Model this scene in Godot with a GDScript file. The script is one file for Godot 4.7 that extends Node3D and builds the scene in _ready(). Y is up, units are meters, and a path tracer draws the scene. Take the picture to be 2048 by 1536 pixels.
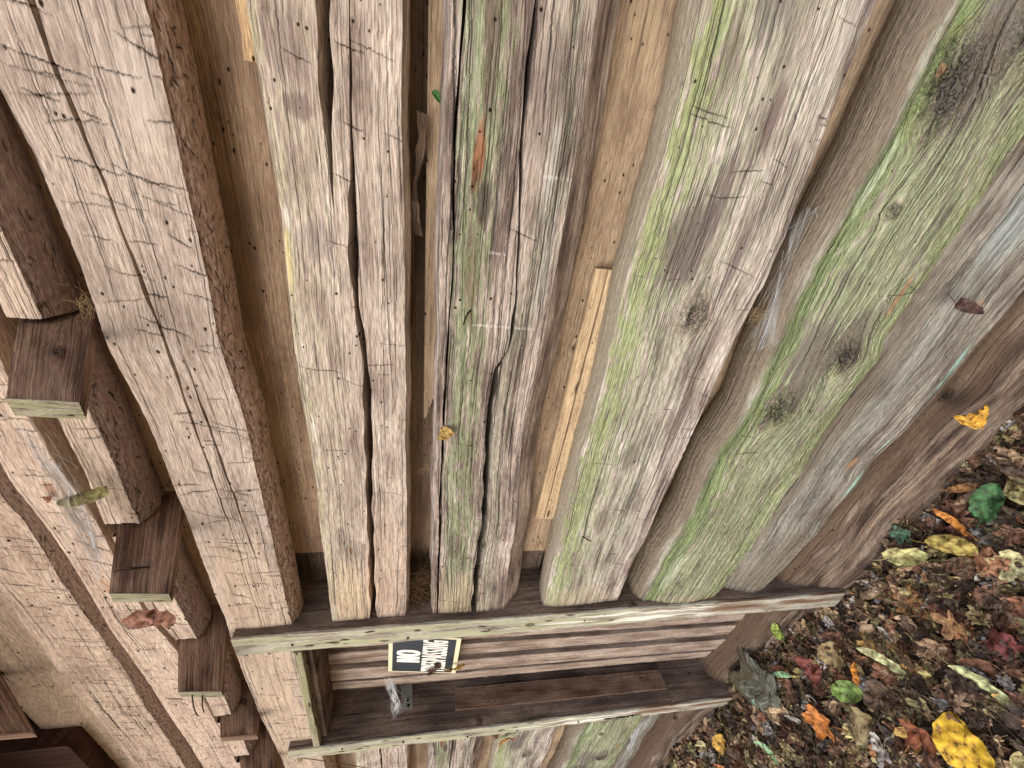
extends Node3D
# A hewn-log cabin wall photographed with the camera on its side. x runs along the wall, y is up, z comes out of the wall; the hewn faces stand at z = 0.

var rng := RandomNumberGenerator.new()
var used := {}
var cabin: Node3D

# ------------------------------------------------------------------ naming
func numbered(called: String, parent: Node) -> String:
	var key := str(parent.get_instance_id()) + called
	var n: int = used.get(key, 0)
	used[key] = n + 1
	return called if n == 0 else "%s_%03d" % [called, n]

func put(o: Node3D, called: String, parent: Node = null) -> Node3D:
	var p: Node = parent if parent else self
	o.name = numbered(called, p)
	p.add_child(o, true)
	return o

func tag(o: Node3D, label: String, category: String, group := "") -> Node3D:
	o.set_meta("label", label)
	o.set_meta("category", category)
	if group:
		o.set_meta("group", group)
	return o

func thing(called: String, label: String, category: String, at := Vector3.ZERO, group := "") -> Node3D:
	var o := Node3D.new()
	put(o, called)
	o.position = at
	return tag(o, label, category, group)

func shape(mesh: Mesh, called: String, mat: Material, parent: Node = null) -> MeshInstance3D:
	var o := MeshInstance3D.new()
	o.mesh = mesh
	o.material_override = mat
	put(o, called, parent)
	return o

# ------------------------------------------------------------------ small maths
func poly(pts: Array, x: float) -> float:   # y of a polyline [x0, y0, x1, y1, ...] with falling x
	var n := pts.size()
	if x >= pts[0]:
		return pts[1]
	var i := 0
	while i + 3 < n:
		if x >= pts[i + 2]:
			var t: float = (pts[i] - x) / maxf(1e-6, pts[i] - pts[i + 2])
			t = t * t * (3.0 - 2.0 * t) * 0.5 + t * 0.5
			return lerpf(pts[i + 1], pts[i + 3], t)
		i += 2
	return pts[n - 1]

func noise(s: int, f: float, oct := 3, type := FastNoiseLite.TYPE_SIMPLEX_SMOOTH) -> FastNoiseLite:
	var n := FastNoiseLite.new()
	n.seed = s
	n.noise_type = type
	n.frequency = f
	n.fractal_type = FastNoiseLite.FRACTAL_FBM
	n.fractal_octaves = oct
	return n

# bytes of a w x h noise picture; sx, sy are the sizes of its blobs in pixels
func field(s: int, w: int, h: int, sx: float, sy: float, oct := 3) -> PackedByteArray:
	var step := minf(sx, sy)
	var ww := maxi(8, int(ceil(w * step / sx)))
	var hh := maxi(8, int(ceil(h * step / sy)))
	var f := 1.0 / step
	if step > 8.0:
		ww = maxi(8, int(ww / (step / 8.0)))
		hh = maxi(8, int(hh / (step / 8.0)))
		f = 1.0 / 8.0
	var im := noise(s, f, oct).get_image(ww, hh, false, false, true)
	im.convert(Image.FORMAT_L8)
	im.resize(w, h, Image.INTERPOLATE_CUBIC)
	return im.get_data()

# ------------------------------------------------------------------ wood pictures
# q: w, h, lx, ly (metres), seed, light, mid, dark (colours), and what grew or was cut on it. Returns colours and heights (metres).
func wood(q: Dictionary) -> Dictionary:
	var w: int = q.w
	var h: int = q.h
	var px: float = w / float(q.lx)      # pixels per metre along
	var py: float = h / float(q.ly)
	var sd: int = q.seed
	var r := RandomNumberGenerator.new()
	r.seed = sd * 7919 + 13
	var blot := field(sd + 1, w, h, 0.22 * px, 0.07 * py, 4)
	var streak := field(sd + 2, w, h, q.get("streak_len", 0.35) * px, q.get("streak", 0.012) * py, 3)
	var fine := field(sd + 3, w, h, q.get("fine_len", 0.10) * px, maxf(2.0, q.get("fine", 0.0025) * py), 2)
	var fibre := field(sd + 7, w, h, q.get("fibre_len", 0.024) * px, 1.8, 1)
	var speck := field(sd + 4, w, h, 3.2, 3.2, 3)
	var lump := field(sd + 5, w, h, 0.018 * px, 0.014 * py, 3)
	var mossn := field(sd + 6, w, h, 0.075 * px, 0.016 * py, 4)
	var warp := PackedFloat32Array()
	warp.resize(w * h)
	var knots: Array = q.get("knots", [])   # [x px, y px, radius px]
	for k in knots:
		var R: float = k[2]
		var ex := 2.2
		for yy in range(maxi(0, int(k[1] - R * 5)), mini(h, int(k[1] + R * 5))):
			for xx in range(maxi(0, int(k[0] - R * 9)), mini(w, int(k[0] + R * 9))):
				var dx: float = (xx - k[0]) / ex * (py / px)
				var dy: float = yy - k[1]
				var d2 := dx * dx + dy * dy
				if d2 > R * R:
					var fall := clampf(1.0 - (sqrt(d2) - R) / (R * 4.0), 0.0, 1.0)
					warp[yy * w + xx] -= dy * R * R / d2 * fall
				else:
					warp[yy * w + xx] -= dy * 0.9
	var wob := noise(sd + 9, 0.6, 2)
	var wobx := PackedFloat32Array()
	wobx.resize(w)
	for x in w:
		wobx[x] = wob.get_noise_2d(x / px * 1.2, 3.0) * 0.007 * py
	var light: Color = q.light
	var mid: Color = q.mid
	var dark: Color = q.dark
	# an underside (bark or worm-eaten sapwood, its colour lightened to offset its shade) and a top edge of other colours
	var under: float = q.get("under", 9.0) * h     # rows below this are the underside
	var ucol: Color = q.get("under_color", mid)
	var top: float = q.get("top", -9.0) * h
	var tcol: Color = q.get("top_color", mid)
	var bands: Array = q.get("moss", [])           # [[x px list], [y px list], half width px, strength, colour]
	var bc := []
	for b in bands:
		var cs := PackedFloat32Array()
		cs.resize(w)
		for x in w:
			cs[x] = poly(b[0], float(q.x1) - x / px)
		bc.append(cs)
	var relief: float = q.get("relief", 1.0)
	var contrast: float = q.get("contrast", 1.0)
	var fk: float = q.get("fibre", 0.46) / 255.0
	var rgb := PackedByteArray()
	rgb.resize(w * h * 3)
	var hg := PackedFloat32Array()
	hg.resize(w * h)
	var i := 0
	for y in h:
		for x in w:
			var gy := clampi(int(y + warp[i] + wobx[x]), 0, h - 1)
			var j := gy * w + x
			var b := blot[i] / 255.0
			var s := streak[j] / 255.0
			var f := fine[j] / 255.0
			var sp := speck[i] / 255.0
			var t := clampf((s * 0.42 + b * 0.72 - 0.57) * 1.6 * contrast + 0.5, 0.0, 1.0)
			var cr: float
			var cg: float
			var cb: float
			if t < 0.5:
				var k := t * 2.0
				cr = dark.r + (mid.r - dark.r) * k
				cg = dark.g + (mid.g - dark.g) * k
				cb = dark.b + (mid.b - dark.b) * k
			else:
				var k := t * 2.0 - 1.0
				cr = mid.r + (light.r - mid.r) * k
				cg = mid.g + (light.g - mid.g) * k
				cb = mid.b + (light.b - mid.b) * k
			var ff := f - 0.5
			var m := 1.0 + ff * 0.34 * contrast + (sp - 0.5) * 0.16 + (fibre[j] - 128) * fk
			if f < 0.26:
				m -= (0.26 - f) * 0.8
			var hh := (fibre[j] - 128) * 0.0000035 + ff * 0.0008 + (s - 0.5) * 0.0013 + (sp - 0.5) * 0.0003 + (lump[i] - 128) * 0.000004
			var e := y + (lump[i] - 128) * 0.10
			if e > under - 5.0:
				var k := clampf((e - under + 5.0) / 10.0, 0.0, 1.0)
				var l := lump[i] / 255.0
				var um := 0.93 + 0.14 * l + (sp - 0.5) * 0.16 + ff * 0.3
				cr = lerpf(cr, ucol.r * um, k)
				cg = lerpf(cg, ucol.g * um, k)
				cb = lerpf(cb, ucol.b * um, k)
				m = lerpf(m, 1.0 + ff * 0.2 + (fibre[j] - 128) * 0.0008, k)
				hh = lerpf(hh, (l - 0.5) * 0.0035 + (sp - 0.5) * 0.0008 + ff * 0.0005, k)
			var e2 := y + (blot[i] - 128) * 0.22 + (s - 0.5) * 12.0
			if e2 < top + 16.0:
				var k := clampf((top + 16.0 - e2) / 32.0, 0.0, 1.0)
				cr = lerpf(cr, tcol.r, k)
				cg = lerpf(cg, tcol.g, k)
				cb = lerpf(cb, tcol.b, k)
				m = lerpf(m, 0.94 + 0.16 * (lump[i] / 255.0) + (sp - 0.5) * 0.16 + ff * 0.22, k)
			for bi in bands.size():
				var bb = bands[bi]
				var d: float = absf(y - bc[bi][x]) / bb[1]
				if d < 1.5:
					var a: float = (1.5 - d) * 0.9 + (mossn[i] / 255.0 - 0.5) * 2.4 + (sp - 0.5) * 0.9 + ff * 0.5 - 0.55 + bb[2] * 0.5
					a = clampf(a, 0.0, 1.0) * bb[2] * clampf((1.5 - d) * 2.0, 0.0, 1.0)
					var mc: Color = bb[3]
					cr = lerpf(cr, mc.r, a)
					cg = lerpf(cg, mc.g, a)
					cb = lerpf(cb, mc.b, a)
					hh += a * (sp - 0.4) * 0.0008
			m = clampf(m, 0.35, 1.45)
			rgb[i * 3] = clampi(int(cr * m * 255.0), 0, 255)
			rgb[i * 3 + 1] = clampi(int(cg * m * 255.0), 0, 255)
			rgb[i * 3 + 2] = clampi(int(cb * m * 255.0), 0, 255)
			hg[i] = hh * relief
			i += 1
	# coloured stains, paint and bare patches: [x px, y px, rx px, ry px, colour, strength]
	for st in q.get("stains", []):
		var c: Color = st[4]
		for yy in range(maxi(0, int(st[1] - st[3] * 1.4)), mini(h, int(st[1] + st[3] * 1.4))):
			for xx in range(maxi(0, int(st[0] - st[2] * 1.4)), mini(w, int(st[0] + st[2] * 1.4))):
				var dx: float = (xx - st[0]) / st[2]
				var dy: float = (yy - st[1]) / st[3]
				var p := yy * w + xx
				var a: float = (1.0 - dx * dx - dy * dy) * 1.2 + (fine[p] / 255.0 - 0.5) * 1.6 + (streak[p] / 255.0 - 0.5) * 1.4
				a = clampf(a * 1.6, 0.0, 1.0) * st[5]
				if a > 0.0:
					var g := 0.85 + 0.3 * fine[p] / 255.0
					rgb[p * 3] = clampi(int(lerpf(rgb[p * 3], c.r * g * 255.0, a)), 0, 255)
					rgb[p * 3 + 1] = clampi(int(lerpf(rgb[p * 3 + 1], c.g * g * 255.0, a)), 0, 255)
					rgb[p * 3 + 2] = clampi(int(lerpf(rgb[p * 3 + 2], c.b * g * 255.0, a)), 0, 255)
	# knots: dark cracked hearts with rings
	for k in knots:
		var R: float = k[2]
		for yy in range(maxi(0, int(k[1] - R * 2.2)), mini(h, int(k[1] + R * 2.2))):
			for xx in range(maxi(0, int(k[0] - R * 2.6)), mini(w, int(k[0] + R * 2.6))):
				var dx: float = (xx - k[0]) * (py / px) / 1.2
				var dy: float = yy - k[1]
				var d := sqrt(dx * dx + dy * dy) / R + (lump[yy * w + xx] / 255.0 - 0.5) * 0.75 + (blot[yy * w + xx] / 255.0 - 0.5) * 0.6
				if d < 2.0:
					var p := yy * w + xx
					var ring := 0.5 + 0.5 * sin(d * 17.0 + lump[p] * 0.02)
					var g := lerpf(0.60 + 0.38 * ring, 1.0, clampf((d - 0.9) * 0.9, 0.0, 1.0))
					if d < 0.8:
						g = 0.60 + 0.20 * speck[p] / 255.0 + 0.08 * ring
						if lump[p] > 116 and lump[p] < 136:
							g *= 0.4
					rgb[p * 3] = int(rgb[p * 3] * g)
					rgb[p * 3 + 1] = int(rgb[p * 3 + 1] * g * 0.98)
					rgb[p * 3 + 2] = int(rgb[p * 3 + 2] * g * 0.97)
					hg[p] += (clampf(1.5 - d, 0.0, 1.0) * 0.007 - clampf(0.8 - d, 0.0, 1.0) * 0.012) * q.get("knot_relief", 1.0) + ring * 0.0012 * clampf(2.0 - d, 0.0, 1.0)
	var y0: float = q.get("face0", 0.0) * h
	var y1: float = q.get("face1", 1.0) * h
	# drying checks along the grain
	for n in int(q.get("checks", 40)):
		var fx := r.randf_range(0.0, w)
		var fy := r.randf_range(y0, y1)
		var L := r.randf_range(0.05, 0.5) * px
		var th := r.randf_range(0.15, 0.75) + (0.5 if r.randf() < 0.12 else 0.0)
		var dk := r.randf_range(0.25, 0.62)
		var drift := r.randf_range(-0.03, 0.03)
		for c in int(L):
			var xx := int(fx) + c
			if xx < 0 or xx >= w:
				continue
			fy += drift + r.randf_range(-0.22, 0.22)
			var taper := th * minf(1.0, 3.5 * minf(c, L - c) / L)
			var yy0 := fy + wobx[xx] * -1.0
			for o in range(-1, 2):
				var yy := int(yy0) + o
				if yy < 1 or yy >= h - 1:
					continue
				var cov := clampf(taper + 0.5 - absf(o), 0.0, 1.0)
				if cov <= 0.0:
					continue
				var p := yy * w + xx
				# follow the grain round the knots
				var pp := clampi(int(yy - warp[p] * 0.8), 0, h - 1) * w + xx
				var g := 1.0 - cov * dk
				rgb[pp * 3] = int(rgb[pp * 3] * g)
				rgb[pp * 3 + 1] = int(rgb[pp * 3 + 1] * g)
				rgb[pp * 3 + 2] = int(rgb[pp * 3 + 2] * g)
				hg[pp] -= cov * 0.0011
	# scoring cuts of the axe across the grain; below each the face steps down
	for n in int(q.get("cuts", 30)):
		var fx := r.randf_range(0.0, w)
		var fy := r.randf_range(y0, y1)
		var L := r.randf_range(0.018, 0.095) * py
		var slant: float = q.get("slant", 0.1) + r.randf_range(-0.2, 0.2)
		var dk := r.randf_range(0.3, 0.75)
		var deep := r.randf_range(0.0004, 0.0022)
		var side := 1 if r.randf() < 0.75 else -1
		var bow := r.randf_range(-0.12, 0.12)
		for c in int(L):
			var yy := int(fy) + c
			if yy < y0 or yy >= y1 or yy >= h:
				continue
			var u := c / L
			fx += slant + bow * (u - 0.5) + r.randf_range(-0.45, 0.45)
			var xx := int(fx)
			if xx < 16 or xx >= w - 34:
				continue
			var st := dk * (0.4 + 0.6 * sin(PI * u)) * (0.55 + 0.45 * (1.0 if r.randf() > 0.25 else 0.0))
			var p := yy * w + xx
			for o in 2:
				var g := 1.0 - st * (1.0 if o == 0 else 0.25)
				rgb[(p + o) * 3] = int(rgb[(p + o) * 3] * g)
				rgb[(p + o) * 3 + 1] = int(rgb[(p + o) * 3 + 1] * g)
				rgb[(p + o) * 3 + 2] = int(rgb[(p + o) * 3 + 2] * g)
				hg[p + o] -= 0.0012 * st
			for o in 30:
				hg[p + o * side] -= deep * (1.0 - o / 30.0) * sin(PI * clampf(u, 0.02, 0.98))
	# beetle holes
	for n in int(q.get("holes", 50)):
		var cx := r.randf_range(3, w - 4)
		var cy := r.randf_range(maxf(3, y0), minf(h - 4, y1))
		var R := r.randf_range(0.8, 2.2)
		for yy in range(int(cy - R - 1), int(cy + R + 2)):
			for xx in range(int(cx - R - 1), int(cx + R + 2)):
				var k := clampf(R + 0.5 - Vector2(xx - cx, (yy - cy)).length(), 0.0, 1.0)
				if k > 0.0 and yy >= 0 and yy < h and xx >= 0 and xx < w:
					var p := yy * w + xx
					rgb[p * 3] = int(rgb[p * 3] * (1.0 - 0.75 * k))
					rgb[p * 3 + 1] = int(rgb[p * 3 + 1] * (1.0 - 0.78 * k))
					rgb[p * 3 + 2] = int(rgb[p * 3 + 2] * (1.0 - 0.8 * k))
					hg[p] -= 0.002 * k
	# short worm tracks on the underside
	if under < h:
		for n in int(q.get("worms", 300)):
			var fx := r.randf_range(4, w - 5)
			var fy := r.randf_range(under, h - 3)
			var a := r.randf_range(-0.9, 0.9) + (PI if r.randf() < 0.5 else 0.0)
			var dk := r.randf_range(0.15, 0.5)
			for c in r.randi_range(4, 14):
				a += r.randf_range(-0.3, 0.3)
				fx += cos(a)
				fy += sin(a) * 0.8
				if fx < 2 or fx > w - 3 or fy < under or fy > h - 3:
					break
				var p := int(fy) * w + int(fx)
				for o in [0, w]:
					rgb[(p + o) * 3] = int(rgb[(p + o) * 3] * (1.0 - dk))
					rgb[(p + o) * 3 + 1] = int(rgb[(p + o) * 3 + 1] * (1.0 - dk))
					rgb[(p + o) * 3 + 2] = int(rgb[(p + o) * 3 + 2] * (1.0 - dk))
					hg[p + o] -= 0.002
	# chalk dashes: [x px, y px, length px down the face]
	for c in q.get("chalk", []):
		for k in int(c[2]):
			if r.randf() < 0.62:
				for o in range(-1, 3):
					var p := (int(c[1]) + k) * w + clampi(int(c[0]) + o + r.randi_range(-1, 1), 0, w - 1)
					var a := r.randf_range(0.25, 0.85)
					for ch in 3:
						rgb[p * 3 + ch] = int(lerpf(rgb[p * 3 + ch], 225.0, a))
	# circular-saw arcs
	if q.has("saw"):
		for n in int(q.saw):
			var cx := r.randf_range(-0.1 * w, 1.1 * w)
			var R := h * r.randf_range(1.2, 1.6)
			var g := r.randf_range(0.88, 1.06)
			for yy in h:
				var dy := yy - h * 0.3
				var xx := int(cx + sqrt(maxf(0.0, R * R - dy * dy)) * 0.45 - R * 0.45)
				if xx >= 0 and xx < w and r.randf() < 0.8:
					var p := yy * w + xx
					rgb[p * 3] = clampi(int(rgb[p * 3] * g), 0, 255)
					rgb[p * 3 + 1] = clampi(int(rgb[p * 3 + 1] * g), 0, 255)
					rgb[p * 3 + 2] = clampi(int(rgb[p * 3 + 2] * g), 0, 255)
					hg[p] += (g - 1.0) * 0.002
	var bump := PackedByteArray()
	bump.resize(w * h)
	for k in w * h:
		bump[k] = clampi(int((hg[k] / 0.020 + 0.55) * 255.0 + 0.5), 0, 255)
	q.img = Image.create_from_data(w, h, false, Image.FORMAT_RGB8, rgb)
	q.bump = Image.create_from_data(w, h, false, Image.FORMAT_L8, bump)
	q.hg = hg
	return q

func wood_material(q: Dictionary, tint := Color.WHITE, rough := 0.9) -> StandardMaterial3D:
	var m := StandardMaterial3D.new()
	if not q.has("tex"):
		q.tex = ImageTexture.create_from_image(q.img)
		q.btex = ImageTexture.create_from_image(q.bump)
	m.albedo_texture = q.tex
	m.albedo_color = tint
	m.roughness = rough
	m.metallic_specular = 0.3
	m.heightmap_enabled = true
	m.heightmap_texture = q.btex
	m.heightmap_scale = 2.0
	m.texture_filter = BaseMaterial3D.TEXTURE_FILTER_LINEAR_WITH_MIPMAPS_ANISOTROPIC
	return m

func plain(c: Color, rough := 0.85, metal := 0.0) -> StandardMaterial3D:
	var m := StandardMaterial3D.new()
	m.albedo_color = c
	m.roughness = rough
	m.metallic = metal
	m.metallic_specular = 0.3
	return m

# ------------------------------------------------------------------ hewn logs
# L: x0 (left), x1 (right), top, bot (polylines of the two edges of the hewn face), ptop, pbot ([dy, z] from the back to the face and from the face to the back),
# cracks: [[x, y centre, width, ...], depth], bulge, rough (edge wander). The picture runs from x1 (u = 0) to x0 and from the back over the top and down the face.
func log_spec(L: Dictionary) -> Dictionary:
	var n := 0.0
	var ym: float = (poly(L.top, (L.x0 + L.x1) / 2.0) - poly(L.bot, (L.x0 + L.x1) / 2.0))
	var a := 0.0
	var pt: Array = L.ptop
	for i in pt.size():
		var q: Array = pt[i + 1] if i + 1 < pt.size() else [0.0, 0.0]
		a += Vector2(pt[i][0] - q[0], pt[i][1] - q[1]).length()
	var b := 0.0
	var pb: Array = L.pbot
	var last := [0.0, 0.0]
	for p in pb:
		b += Vector2(p[0] - last[0], p[1] - last[1]).length()
		last = p
	n = a + ym + b
	L.ly = n
	L.lx = L.x1 - L.x0
	L.f0 = a / n
	L.f1 = (a + ym) / n
	return L

func curve(pts: Array, count: int) -> Array:   # Catmull-Rom through [dy, z] points, with arc shares
	var out := []
	var n := pts.size()
	for k in count + 1:
		var t := float(k) / count * (n - 1)
		var i := mini(int(t), n - 2)
		var f := t - i
		var p0 := Vector2(pts[maxi(i - 1, 0)][0], pts[maxi(i - 1, 0)][1])
		var p1 := Vector2(pts[i][0], pts[i][1])
		var p2 := Vector2(pts[i + 1][0], pts[i + 1][1])
		var p3 := Vector2(pts[mini(i + 2, n - 1)][0], pts[mini(i + 2, n - 1)][1])
		out.append(p1.cubic_interpolate(p2, p0, p3, f))
	return out

func grid_normals(P: PackedVector3Array, nx: int, nr: int) -> PackedVector3Array:
	var N := PackedVector3Array()
	N.resize(nx * nr)
	for i in nx:
		var a := maxi(i - 1, 0) * nr
		var b := mini(i + 1, nx - 1) * nr
		for j in nr:
			var du := P[b + j] - P[a + j]
			var dv := P[i * nr + mini(j + 1, nr - 1)] - P[i * nr + maxi(j - 1, 0)]
			N[i * nr + j] = du.cross(dv).normalized()
	return N

func add_grid(S: Dictionary, P: PackedVector3Array, N: PackedVector3Array, U: PackedVector2Array, nx: int, nr: int) -> void:
	var o: int = S.p.size()
	S.p.append_array(P)
	S.n.append_array(N)
	S.u.append_array(U)
	var I: PackedInt32Array = S.i
	for i in nx - 1:
		for j in nr - 1:
			var a := o + i * nr + j
			var b := a + nr
			I.append(a); I.append(a + 1); I.append(b)
			I.append(a + 1); I.append(b + 1); I.append(b)
	S.i = I

func finish(S: Dictionary, check := true) -> ArrayMesh:
	if check:   # every face turns its front to where its normals point
		var I: PackedInt32Array = S.i
		var V: PackedVector3Array = S.p
		var M: PackedVector3Array = S.n
		for k in range(0, I.size(), 3):
			var a := V[I[k]]
			if (V[I[k + 1]] - a).cross(V[I[k + 2]] - a).dot(M[I[k]] + M[I[k + 1]] + M[I[k + 2]]) > 0.0:
				var t := I[k + 1]
				I[k + 1] = I[k + 2]
				I[k + 2] = t
		S.i = I
	var A := []
	A.resize(Mesh.ARRAY_MAX)
	A[Mesh.ARRAY_VERTEX] = S.p
	A[Mesh.ARRAY_NORMAL] = S.n
	A[Mesh.ARRAY_TEX_UV] = S.u
	var t := PackedFloat32Array()
	t.resize(S.p.size() * 4)
	for i in S.p.size():
		t[i * 4] = -1.0
		t[i * 4 + 3] = 1.0
	A[Mesh.ARRAY_TANGENT] = t
	A[Mesh.ARRAY_INDEX] = S.i
	var m := ArrayMesh.new()
	m.add_surface_from_arrays(Mesh.PRIMITIVE_TRIANGLES, A)
	return m

func fresh() -> Dictionary:
	return {"p": PackedVector3Array(), "n": PackedVector3Array(), "u": PackedVector2Array(), "i": PackedInt32Array()}

func log_mesh(L: Dictionary, q: Dictionary) -> ArrayMesh:
	var S := fresh()
	var step: float = L.get("step", 0.006)
	var row: float = L.get("row", 0.004)
	var x0: float = L.x0
	var x1: float = L.x1
	var nx := int((x1 - x0) / step) + 2
	var wand := noise(q.seed + 40, 2.2, 4)
	var big := noise(q.seed + 41, 1.3, 2)
	var wa: float = L.get("rough", 0.006)
	var pt: Array = L.ptop.duplicate()
	pt.append([0.0, 0.0])
	var pb: Array = [[0.0, 0.0]]
	pb.append_array(L.pbot)
	var tc := curve(pt, 14)
	var bcv := curve(pb, 16)
	var cracks: Array = L.get("cracks", [])
	var nc := cracks.size()
	var bulge: float = L.get("bulge", 0.0)
	var zo: float = L.get("z", 0.0)
	var face_h: float = poly(L.top, (x0 + x1) / 2) - poly(L.bot, (x0 + x1) / 2)
	# face strips between the cracks
	var frac := [0.0]
	for c in cracks:
		var mx: float = c[0][int(c[0].size() / 6) * 3]
		frac.append((poly(L.top, mx) - c[0][int(c[0].size() / 6) * 3 + 1]) / face_h)
	frac.append(1.0)
	var strips := []
	for k in nc + 1:
		var rows := maxi(3, int((frac[k + 1] - frac[k]) * face_h / row))
		strips.append(rows)
	var w: int = q.w
	var h: int = q.h
	var hg: PackedFloat32Array = q.hg
	var f0: float = L.f0
	var f1: float = L.f1
	var ox: float = L.get("shift", 0.0)   # where in the picture this log begins
	var edges := []
	for k in nc + 1:
		var nr: int = strips[k] + 1
		if k == 0:
			nr += 14
		if k == nc:
			nr += 16
		var P := PackedVector3Array()
		P.resize(nx * nr)
		var U := PackedVector2Array()
		U.resize(nx * nr)
		for i in nx:
			var x := lerpf(x1, x0, float(i) / (nx - 1))
			var yt: float = poly(L.top, x) + wand.get_noise_2d(x, 0.0) * wa
			var yb: float = poly(L.bot, x) + wand.get_noise_2d(x, 7.0) * wa
			var a := yt
			var b := yb
			if k > 0:
				a = crack_at(cracks[k - 1], x, yt, yb)[1]
			if k < nc:
				b = crack_at(cracks[k], x, yt, yb)[0]
			var u := (x1 - x) / float(q.lx) + ox
			var j := i * nr
			if k == 0:
				for r in 14:
					P[j] = Vector3(x, yt + tc[r].x, tc[r].y + zo)
					U[j] = Vector2(u, f0 * r / 14.0)
					j += 1
			for r in strips[k] + 1:
				var y := lerpf(a, b, float(r) / strips[k])
				var g := clampf((yt - y) / (yt - yb), 0.0, 1.0)
				var z: float = bulge * 4.0 * g * (1.0 - g) + big.get_noise_2d(x, y * 2.0) * L.get("wave", 0.006) * minf(1.0, 6.0 * minf(g, 1.0 - g) + 0.3)
				P[j] = Vector3(x, y, z + zo)
				U[j] = Vector2(u, lerpf(f0, f1, g))
				j += 1
			if k == nc:
				for r in 16:
					P[j] = Vector3(x, yb + bcv[r + 1].x, bcv[r + 1].y + zo)
					U[j] = Vector2(u, lerpf(f1, 1.0, (r + 1) / 16.0))
					j += 1
		var N := grid_normals(P, nx, nr)
		for v in nx * nr:
			var hv := hg[clampi(int(U[v].y * h), 0, h - 1) * w + posmod(int(U[v].x * w), w)]
			P[v] += N[v] * hv
		N = grid_normals(P, nx, nr)
		add_grid(S, P, N, U, nx, nr)
		edges.append([P, U, nr])
	# the crack walls, from the finished edges of the strips on either side
	for k in nc:
		var A = edges[k]
		var B = edges[k + 1]
		var left := PackedVector3Array()
		var right := PackedVector3Array()
		var ul := PackedVector2Array()
		var ur := PackedVector2Array()
		for i in nx:
			var pa: Vector3 = A[0][i * A[2] + A[2] - 1]
			var pc: Vector3 = B[0][i * B[2]]
			var wd := absf(pa.y - pc.y)
			var d: float = minf(cracks[k][1], wd * 9.0 + 0.001)
			var mid := (pa + pc) / 2.0
			var bot := mid - Vector3(0, 0, d)
			left.append(pa); left.append(pa.lerp(bot, 0.5) + Vector3(0, wd * 0.16, 0)); left.append(bot)
			right.append(bot); right.append(pc.lerp(bot, 0.5) - Vector3(0, wd * 0.16, 0)); right.append(pc)
			var ua: Vector2 = A[1][i * A[2] + A[2] - 1]
			var ub: Vector2 = B[1][i * B[2]]
			ul.append(ua); ul.append(ua - Vector2(0, 0.02)); ul.append(ua - Vector2(0, 0.05))
			ur.append(ub + Vector2(0, 0.05)); ur.append(ub + Vector2(0, 0.02)); ur.append(ub)
		add_grid(S, left, grid_normals(left, nx, 3), ul, nx, 3)
		add_grid(S, right, grid_normals(right, nx, 3), ur, nx, 3)
	# the sawn or chopped ends
	for e in [0, nx - 1]:
		var ring := PackedVector3Array()
		for k in nc + 1:
			for j in edges[k][2]:
				ring.append(edges[k][0][e * edges[k][2] + j])
		var o: int = S.p.size()
		var c := Vector3.ZERO
		for v in ring:
			c += v
		c /= ring.size()
		var nn := Vector3(1, 0, 0) if e == 0 else Vector3(-1, 0, 0)
		S.p.append(c)
		S.n.append(nn)
		S.u.append(Vector2(0.5, 0.5))
		for v in ring:
			S.p.append(v)
			S.n.append(nn)
			S.u.append(Vector2(0.5 + (v.z - c.z) * 0.3, 0.5 + (v.y - c.y) * 1.0))
		for j in ring.size():
			var a := o + 1 + j
			var b := o + 1 + (j + 1) % ring.size()
			if e == 0:
				S.i.append_array(PackedInt32Array([o, a, b]))
			else:
				S.i.append_array(PackedInt32Array([o, b, a]))
	return finish(S, false)

func crack_at(c: Array, x: float, yt: float, yb: float) -> Array:   # the upper and lower lip of a crack at x
	var l: Array = c[0]
	var n := l.size()
	var y: float
	var wd: float
	if x >= l[0]:
		y = l[1]
		wd = maxf(0.0003, l[2] - (x - l[0]) * 0.05)
	elif x <= l[n - 3]:
		y = l[n - 2]
		wd = maxf(0.0003, l[n - 1] - (l[n - 3] - x) * 0.05)
	else:
		var i := 0
		while x < l[i + 3]:
			i += 3
		var t: float = (l[i] - x) / (l[i] - l[i + 3])
		y = lerpf(l[i + 1], l[i + 4], t)
		wd = lerpf(l[i + 2], l[i + 5], t)
	y += sin(x * 61.0) * 0.0005 + sin(x * 23.0 + 1.0) * 0.0009
	wd *= 1.0 + 0.22 * sin(x * 47.0 + y * 30.0)
	y = clampf(y, yb + 0.004, yt - 0.004)
	return [minf(y + wd / 2.0, yt - 0.002), maxf(y - wd / 2.0, yb + 0.002)]

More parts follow.
